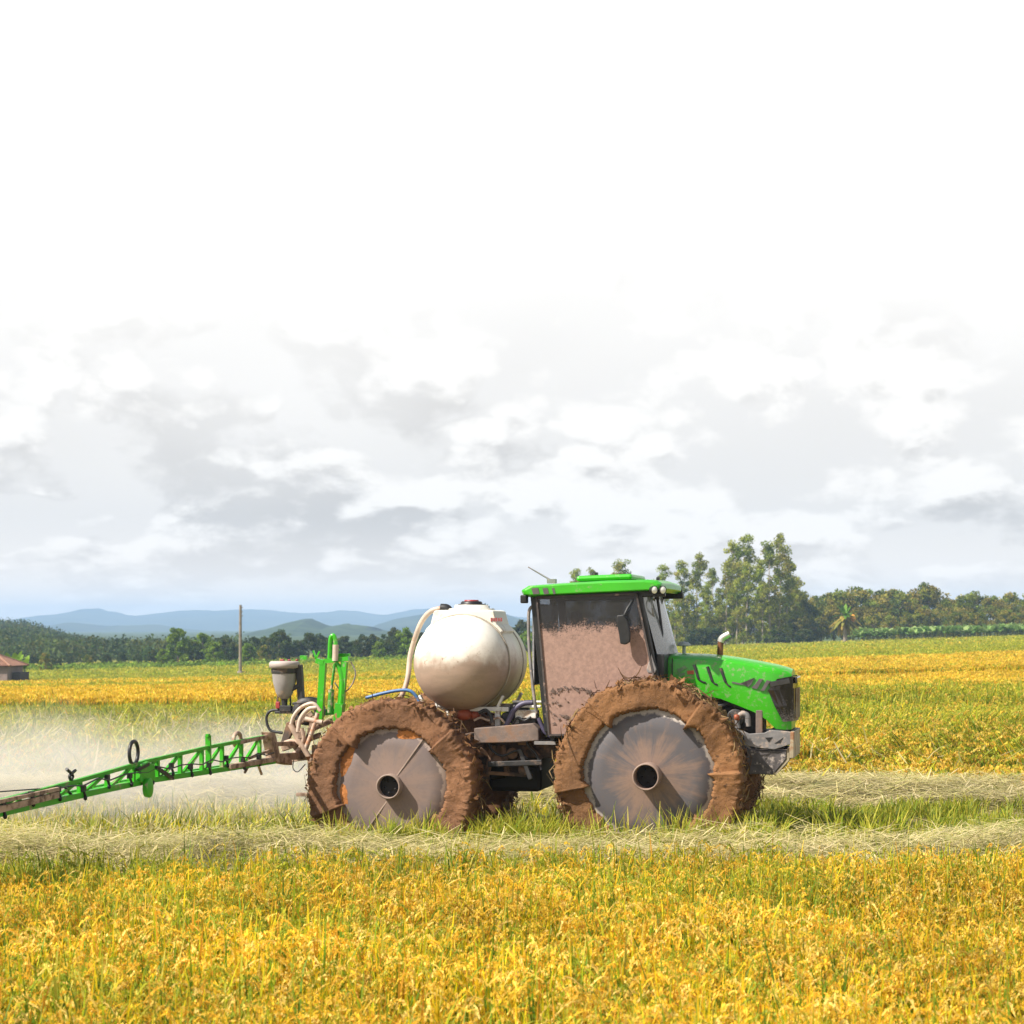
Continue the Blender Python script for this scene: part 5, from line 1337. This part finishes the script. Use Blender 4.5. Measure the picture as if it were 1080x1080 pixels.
    fp = MB(); xf = xz(833, 780, yc)[0]; z0, z1 = xz(833, 800, yc)[1], xz(833, 772, yc)[1]
    fp.box((xf + 0.02, 0, (z0 + z1) / 2), (0.05, 1.0, z1 - z0)); fp.build('front_plate', M['tan'], wo, 0.01)
    wt = MB(); q = [xz(x, y, yc) for x, y in ((787, 791), (829, 792), (829, 801), (815, 817.5), (787, 816.5))]
    for k in range(10):
        y = -0.47 + k * 0.097; wt.prism(q, y, y + 0.086)
    wt.build('weights', M['weight'], wo, 0.01)
    sk = MB(); q2 = [xz(x, y, yc) for x, y in ((829.5, 790), (832, 789.5), (832, 802), (817, 818.5), (815.5, 817.5), (829.5, 801))]; sk.prism(q2, -0.46, 0.46); sk.build('weight_skid', M['tan'], wo)
M['grille'] = glass_mat('grille_mesh', (0.18, 0.155, 0.13), 1.0, 1.9, 1.0, (0.018, 0.015, 0.015))
M['headlight'] = surf('dark_headlight', (0.03, 0.03, 0.032), 0.1, 0, 0.2, 9.0, spec=0.8)
M['chromeold'] = surf('dull_chrome', (0.55, 0.53, 0.5), 0.35, 0.6)
M['red2'] = surf('orange_red_badge', (0.42, 0.10, 0.03), 0.5)
M['greydome'] = surf('grey_dome', (0.38, 0.42, 0.42), 0.5)
bonnet()

def mast_and_hopper():
    y0 = -0.25
    m = MB()
    lx = [at_y(341, 699, y0), at_y(337, 762, y0)]; rx = [at_y(363.5, 698, y0), at_y(359, 752, y0)]
    m.bar(lx[0], lx[1], 0.075, 0.07); m.bar(rx[0], rx[1], 0.075, 0.07)
    m.bar(at_y(334, 696.5, y0), at_y(342, 699, y0), 0.08, 0.06); m.bar(at_y(342, 697.5, y0), at_y(368, 694.5, y0), 0.07, 0.05)
    for p in spline([at_y(354, 699, y0), at_y(358.5, 706, y0), at_y(361, 722, y0), at_y(359, 745, y0)], 4)[:-1]: pass
    arc = spline([at_y(354, 699, y0 - .02), at_y(358.5, 706, y0 - .02), at_y(361, 722, y0 - .02), at_y(359.5, 745, y0 - .02)], 5)
    m.tube(arc, 0.03, 8)
    m.tube(spline([at_y(347.5, 696, y0), at_y(348.5, 676, y0), at_y(350, 671, y0), at_y(352.5, 671.5, y0), at_y(354, 680, y0), at_y(354.5, 696, y0)], 6), 0.027, 8)
    m.bar(at_y(330.5, 686, y0), at_y(334, 696, y0), 0.02, 0.02); m.bar(at_y(337, 687, y0), at_y(333, 695, y0), 0.02, 0.02)
    m.box(at_y(320.5, 693.5, y0 + .3), (0.08, 0.05, 0.05)); m.box(at_y(363, 691, y0 + .1), (0.14, 0.05, 0.04)); m.bar(at_y(353, 688, y0), at_y(358, 685, y0), .02, .02)
    m.bar(at_y(359, 742, y0 - 0.03), at_y(357, 760, y0 - 0.03), 0.13, 0.09)
    m.bar(at_y(334, 752, 0.35), at_y(359, 750, 0.35), 0.07, 0.07); m.bar(at_y(337, 760, 0.35), at_y(341, 702, 0.35), 0.06, 0.06)
    m.build('mast', M['green'], TR, 0.006)
    c = MB(); c.tube([at_y(348.5, 752, y0 - .05), at_y(349.5, 727, y0 - .05)], 0.035, 10); c.tube([at_y(349.5, 727, y0 - .05), at_y(353, 700, y0 - .05)], 0.016, 8)
    co = c.build('lift_ram', M['ramgreen'], TR)
    c = MB(); c.tube([at_y(353.5, 697, y0 - .05), at_y(354, 680, y0 - .05)], 0.034, 10); c.build('ram_head', M['paleh'], co)
    lp = MB(); lp.tube(spline([at_y(370, 698, y0), at_y(375, 710, y0), at_y(370, 724, y0), at_y(361, 730, y0), at_y(353, 720, y0)], 6), 0.008, 6); lp.build('cable', M['grey'], TR)
    # induction hopper on its dark bracket
    yh = -0.15; p = at_y(300, 701, yh); r = 0.165
    zt = p.z
    h = MB(); h.lathe([(0.04, zt - 0.40), (0.075, zt - 0.37), (0.10, zt - 0.33), (0.135, zt - 0.20), (0.148, zt - 0.06), (0.150, zt - 0.005)], 28, Matrix.Translation((p.x, yh, 0)))
    ho = h.build('hopper', M['hopper'], TR)
    h = MB(); h.lathe([(0.001, zt + 0.045), (0.16, zt + 0.04), (0.178, zt + 0.02), (0.178, zt - 0.035), (0.15, zt - 0.04)], 28, Matrix.Translation((p.x, yh, 0))); h.build('hopper_lid', M['hopperlid'], ho)
    h = MB(); h.lathe([(0.153, zt - 0.045), (0.155, zt - 0.075), (0.151, zt - 0.10)], 28, Matrix.Translation((p.x, yh, 0))); h.build('hopper_band', M['dark'], ho)
    h = MB()
    for dx, ww in ((-0.02, 0.045), (0.045, 0.03), (0.115, 0.025)): h.box((p.x + dx, yh + dx, zt + 0.052), (ww, 0.05, 0.022))
    h.box((p.x - 0.07, yh - 0.02, zt - 0.47), (0.05, 0.05, 0.08)); h.build('red_fittings', M['red'], ho, 0.008)
    v = MB(); v.tube([(p.x, yh, zt - 0.39), (p.x, yh, zt - 0.55)], [0.04, 0.03], 10); v.box((p.x + 0.02, yh, zt - 0.51), (0.14, 0.08, 0.07)); v.box((p.x, yh, zt - 0.555), (0.22, 0.06, 0.03))
    v.tube(spline([(p.x - 0.08, yh, zt - 0.36), (p.x - 0.085, yh, zt - 0.44), (p.x - 0.075, yh, zt - 0.52)], 4), 0.012, 6); v.tube(spline([(p.x + 0.07, yh, zt - 0.36), (p.x + 0.075, yh, zt - 0.44), (p.x + 0.065, yh, zt - 0.5)], 4), 0.012, 6)
    v.build('valve', M['dark'], ho, 0.006)
    b = MB(); b.bar(at_y(315.5, 701, yh + .02), at_y(318, 742, yh + .02), 0.085, 0.07); b.bar(at_y(309, 742, yh), at_y(323, 742, yh), 0.08, 0.03); b.bar(at_y(306, 728, yh), at_y(317, 722, yh), 0.05, 0.05)
    b.build('hopper_bracket', M['dark'], ho, 0.008)
    lo = MB(); lo.tube(spline([at_y(296, 749, yh), at_y(285, 750, yh), at_y(281, 758, yh), at_y(285, 770, yh), at_y(298, 773, yh)], 6), 0.017, 8); lo.build('loop_hose', M['hosedark'], ho)
    # rear linkage, muddy hoses
    l = MB()
    for a, bb, w in (((306, 768), (330, 752), .07), ((298, 790), (338, 775), .09), ((300, 802), (330, 798), .07), ((308, 782), (320, 800), .06), ((332, 755), (322, 790), .06), ((326, 770), (350, 760), .08)):
        l.bar(at_y(*a, -0.3), at_y(*bb, -0.3), w, 0.06)
    l.bar(at_y(318, 775, -0.5), at_y(318, 775, 0.5), 0.09, 0.09); l.bar(at_y(345, 780, -0.5), at_y(345, 780, 0.5), 0.10, 0.12); l.bar(at_y(330, 790, -0.3), at_y(RX and 372, 792, -0.3), 0.1, 0.1); l.bar(at_y(334, 790, 0.3), at_y(376, 792, 0.3), 0.1, 0.1)
    l.build('rear_linkage', M['linkage'], TR, 0.008)
    pl = MB(); q = [xz(x, y, -0.42) for x, y in ((303, 762), (310, 759), (311, 768), (302, 786), (297, 782))]; pl.prism(q, -0.45, -0.38); pl.build('link_plate', M['chassis'], TR, 0.006)
    fd = MB()   # dark round spool above the linkage
    pc = at_y(326, 750, -0.05); fd.lathe([(0.10, -0.14), (0.16, -0.14), (0.17, 0), (0.16, 0.14), (0.10, 0.14)], 20, Matrix.Translation(pc) @ Matrix.Rotation(math.radians(90), 4, 'X')); fd.build('hose_spool', M['dark'], TR)
    for pts, r, mt in (([(307, 764), (310, 755), (318, 746), (330, 742), (338, 750)], .022, 'paleh'), ([(314, 772), (317, 758), (325, 748), (334, 746)], .026, 'paleh'),
                       ([(306, 764), (314, 778), (322, 792), (327, 802), (328, 815), (326, 830)], .034, 'hose'), ([(322, 790), (328, 775), (333, 760), (335, 752)], .026, 'paleh'),
                       ([(318, 768), (320, 780), (314, 792), (306, 797)], .025, 'hose'), ([(322, 758), (330, 760), (340, 762)], .03, 'paleh'), ([(310, 800), (309, 810), (314, 814), (322, 806)], .006, 'hosedark'), ([(300, 783), (309, 781), (318, 786)], .02, 'hose')):
        t = MB(); t.tube(spline([at_y(x, y, -0.48) for x, y in pts], 6), r, 8); t.build('hose', M[mt], TR)
    dl = MB(); dl.bar(at_y(327, 800, -0.55), at_y(328, 842, -0.55), 0.05, 0.05); dl.box(at_y(322, 838, -0.55), (0.2, 0.08, 0.04)); dl.build('drop_leg', M['linkage'], TR, 0.006)
M['ramgreen'] = surf('dark_green_ram', (0.03, 0.22, 0.015), 0.5, 0, 0.2, 6.0, MUDP, 0.3, 8.0)
M['linkage'] = surf('muddy_linkage', (0.36, 0.25, 0.18), 0.75, 0, 0.3, 6.0, (0.14, 0.085, 0.055), 0.4, 7.0, bump=0.3)
mast_and_hopper()

def boom():
    xb = -2.72
    root = TR
    top = [at_x(x, y, xb) for x, y in ((286, 775.5), (220, 788), (152, 803.5), (82, 823.5), (0, 845), )]
    bot = [at_x(x, y, xb) for x, y in ((288, 803), (214, 814.5), (160, 822.5), (107, 833.5), (0, 857.5))]
    def lin(P, y):
        ys = [p.y for p in P]; zs = [p.z for p in P]
        return float(np.interp(-y, [-q for q in ys], zs))
    ye = min(top[-1].y, bot[-1].y) - 1.6
    slope_t = (top[-1].z - top[-2].z) / (top[-1].y - top[-2].y); slope_b = (bot[-1].z - bot[-2].z) / (bot[-1].y - bot[-2].y)
    top.append(Vector((xb, ye, top[-1].z + slope_t * (ye - top[-1].y)))); bot.append(Vector((xb, ye, bot[-1].z + slope_b * (ye - bot[-1].y))))
    c = MB(); off = Vector((-0.16, 0, 0.0))
    yj = at_x(152, 800, xb).y; ystart = top[0].y
    for a, b in zip(top[:-1], top[1:]): c.bar(a, b, 0.034, 0.034)
    for a, b in zip(bot[:-1], bot[1:]): c.bar(a, b, 0.06, 0.05); c.bar(a + off, b + off, 0.035, 0.04)
    n = 14; ys = [ystart - 0.1 + (ye - ystart) * (k + 0.5) / n for k in range(n)]
    for k in range(n):
        y = ys[k]; a = Vector((xb, y, lin(top, y))); b = Vector((xb, y, lin(bot, y)))
        c.bar(a, b, 0.045, 0.035); c.bar(b, b + off, 0.03, 0.03); c.bar(a, b + off, 0.022, 0.022)
        if k < n - 1:
            y2 = ys[k + 1]; b2 = Vector((xb, y2, lin(bot, y2))); c.bar(a, b2, 0.024, 0.024)
            c.bar(b, b2 + off, 0.02, 0.02)
    p = at_x(220, 786, xb); c.bar(p + Vector((0, 0, -0.27)), p + Vector((0, -0.01, 0.10)), 0.05, 0.04); c.box(p + Vector((0, -.02, .10)), (0.03, 0.06, 0.03))
    o = c.build('boom', M['boomgreen'], root)
    # hinge in the middle
    h = MB(); pl = [at_x(x, y, xb) for x, y in ((144, 806), (151, 803), (158, 806.5), (159, 822), (150, 828), (143, 824))]
    vs = [(xb - 0.09, q.y, q.z) for q in pl] + [(xb + 0.05, q.y, q.z) for q in pl]; k = len(pl)
    h.add(vs, [tuple(range(k)), tuple(reversed(range(k, 2 * k)))] + [(i, (i + 1) % k, (i + 1) % k + k, i + k) for i in range(k)])
    cc = at_x(156.5, 831, xb + 0.08); h.lathe([(0.001, -0.03), (0.075, -0.03), (0.08, 0.02), (0.001, 0.03)], 24, Matrix.Translation(cc) @ Matrix.Rotation(math.radians(90), 4, 'Y') @ Matrix.Scale(1.15, 4, (1, 0, 0)))
    h.build('hinge', M['boomgreen'], o, 0.008)
    hp = at_x(141, 794, xb); rg = MB()
    rg.tube([hp + Vector((0.0, 0.10 * math.cos(a), 0.105 * math.sin(a))) for a in np.linspace(0, 2 * math.pi, 33)], 0.018, 8); rg.build('hose_ring', M['black'], o)
    vh = MB(); q = at_x(75, 824, xb); vh.tube(spline([q, q + Vector((0, 0.03, 0.05)), at_x(70, 811, xb)], 4), 0.014, 6); vh.tube(spline([q, q + Vector((0, -0.03, 0.05)), at_x(79.5, 812.5, xb)], 4), 0.014, 6); vh.tube([q, at_x(68, 830, xb), at_x(75, 838, xb)], 0.014, 6)
    vh.build('forked_guard', M['black'], o)
    bd = MB(); bd.bar(at_x(159, 809, xb) + Vector((.05, 0, 0)), at_x(177, 821, xb) + Vector((.05, 0, 0)), 0.03, 0.03); bd.bar(at_x(140, 812, xb) + Vector((.04, 0, 0)), at_x(152, 806, xb) + Vector((.04, 0, 0)), 0.03, 0.03); bd.build('fold_link', M['black'], o)
    nb = 0; y = ystart - 0.5
    while y > ye:                                                  # nozzle bodies under and inside the truss
        z = lin(bot, y); nz = MB(); jx = xb + 0.05
        rj = 0.03 * math.sin(y * 17.0); nz.box((jx - 0.02, y, z + 0.085 + rj), (0.035, 0.05, 0.05)); nz.tube([(jx - 0.02, y, z + 0.07 + rj), (jx - 0.01, y + 0.02, z + 0.02 + rj)], 0.012, 8); nz.lathe([(0.001, -0.05), (0.016, -0.04), (0.018, -0.015), (0.01, -0.01)], 8, Matrix.Translation((jx - .01, y + .02, z + 0.03 + rj)))
        nz.build('nozzle', M['black'], o); y -= 0.5; nb += 1
    ln = MB()
    P = [(xb + 0.045, y, lin(bot, y) + 0.10 + 0.02 * math.sin(y * 9)) for y in np.linspace(ystart, ye, 30)]
    ln.tube(P, 0.007, 6); ln.build('spray_line', M['hosedark'], o)
    b = MB(); b.bar((xb + 0.05, at_x(55, 832, xb).y, at_x(55, 832, xb).z), (xb + 0.05, at_x(-10, 846, xb).y, at_x(-10, 846, xb).z), 0.03, 0.03); b.bar((xb + 0.05, at_x(55, 838, xb).y, at_x(55, 838, xb).z), (xb + 0.05, at_x(-20, 857, xb).y, at_x(-20, 857, xb).z), 0.03, 0.05)
    b.build('folded_section', M['linkage'], o)
    # muddy root: bracket plate and stubs
    r = MB(); pp = [at_x(x, y, xb) for x, y in ((280, 772), (286, 773), (291, 795), (304, 802), (304, 807), (288, 804), (283, 790))]
    vs = [(xb - 0.05, q.y, q.z) for q in pp] + [(xb + 0.05, q.y, q.z) for q in pp]; k = len(pp)
    r.add(vs, [tuple(range(k)), tuple(reversed(range(k, 2 * k)))] + [(i, (i + 1) % k, (i + 1) % k + k, i + k) for i in range(k)])
    r.bar(at_x(284, 799, xb), at_y(318, 797, -0.3), 0.09, 0.08); r.bar(at_x(286, 785, xb), at_y(314, 784, -0.3), 0.05, 0.05); r.bar(at_x(288, 790, xb), at_x(262, 800, xb), 0.03, 0.03)
    r.bar(at_x(272, 806, xb), at_x(276, 817, xb), .025, .025); r.bar(at_x(262, 808, xb), at_x(258, 815, xb), .025, .025)
    r.bar(at_x(285, 801, xb) + Vector((0.02, 0, 0)), at_x(238, 809, xb) + Vector((0.02, 0, 0)), 0.075, 0.05); r.bar(at_x(284, 776, xb), at_x(252, 783, xb), 0.045, 0.04)
    ro = r.build('boom_root', M['linkage'], o, 0.006)
    rn = MB(); q = at_x(255, 780, xb); rn.tube([q + Vector((-.05, 0.11 * math.cos(a), 0.07 * math.sin(a))) for a in np.linspace(0, 6.283, 25)], 0.022, 8); rn.build('hose_coil', M['hose'], o)
    wi = MB(); wi.tube([at_x(48, 831.5, xb), at_x(0, 835, xb), Vector((xb, ye, at_x(0, 835, xb).z))], 0.006, 5); wi.build('cable', M['dark'], o)
M['boomgreen'] = surf('boom_green_paint', (0.036, 0.35, 0.007), 0.42, 0, 0.1, 3.0, (0.30, 0.27, 0.15), 0.2, 5.0)
boom()
print('tractor done')
# ------------------------------------------------------------------ spray drifting behind the boom, and the air
def volume_box(name, lo, hi):
    b = MB(); c = [(a + d) / 2 for a, d in zip(lo, hi)]; b.box((0, 0, 0), [d - a for a, d in zip(lo, hi)])
    o = b.build(name, None, None, loc=c); return o

def spray():
    lo, hi = (-10.5, 21.8, 0.02), (-1.75, 33.0, 2.1)
    o = volume_box('spray_mist', lo, hi)
    m = bpy.data.materials.new('spray_mist'); m.use_nodes = True; g = NT(m.node_tree)
    g.n.remove(g.n['Principled BSDF'])
    v = g.new('ShaderNodeVolumePrincipled'); v.inputs['Color'].default_value = (0.97, 0.95, 0.94, 1); v.inputs['Anisotropy'].default_value = 0.2
    pos = g.new('ShaderNodeNewGeometry').outputs['Position']
    sp = g.new('ShaderNodeSeparateXYZ'); g.l.new(pos, sp.inputs[0]); x, y, z = sp.outputs
    n = g.noise(g.vmul(pos, (0.55, 0.4, 1.0)), 1.0, 4, 0.6); n2 = g.noise(pos, 1.6, 3, 0.6)
    topz = g.math('ADD', g.math('MULTIPLY', n, 2.0), 0.25)
    fz = g.ss(g.math('SUBTRACT', topz, z), 0.0, 1.0)
    fy = g.math('MULTIPLY', g.ss(y, 21.9, 24.0), g.ss(y, 32.8, 27.5))
    fx = g.math('MULTIPLY', g.ss(x, -1.8, -2.9), g.ss(x, -10.4, -7.5))
    d = g.math('MULTIPLY', g.math('MULTIPLY', fz, fy), g.math('MULTIPLY', fx, g.ss(n2, 0.25, 0.75, 0.35, 1.0)))
    g.l.new(g.math('MULTIPLY', d, 0.31), v.inputs['Density'])
    g.l.new(v.outputs[0], g.n['Material Output'].inputs['Volume'])
    o.data.materials.append(m)
    tag(o, 'pale spray mist drifting low behind the boom at the left', 'spray mist', kind='stuff')
spray()

def haze():
    o = volume_box('haze', (-9000, -60, -70), (9000, 6400, 70))
    m = bpy.data.materials.new('haze'); m.use_nodes = True; g = NT(m.node_tree)
    g.n.remove(g.n['Principled BSDF'])
    v = g.new('ShaderNodeVolumePrincipled'); v.inputs['Color'].default_value = (0.46, 0.67, 1.0, 1); v.inputs['Density'].default_value = 0.00027
    v.inputs['Anisotropy'].default_value = 0.0
    g.l.new(v.outputs[0], g.n['Material Output'].inputs['Volume']); o.data.materials.append(m)
    tag(o, kind='stuff'); o['label'] = 'thin blue air over the whole landscape, veiling the mountains'; o['category'] = 'haze'
haze()
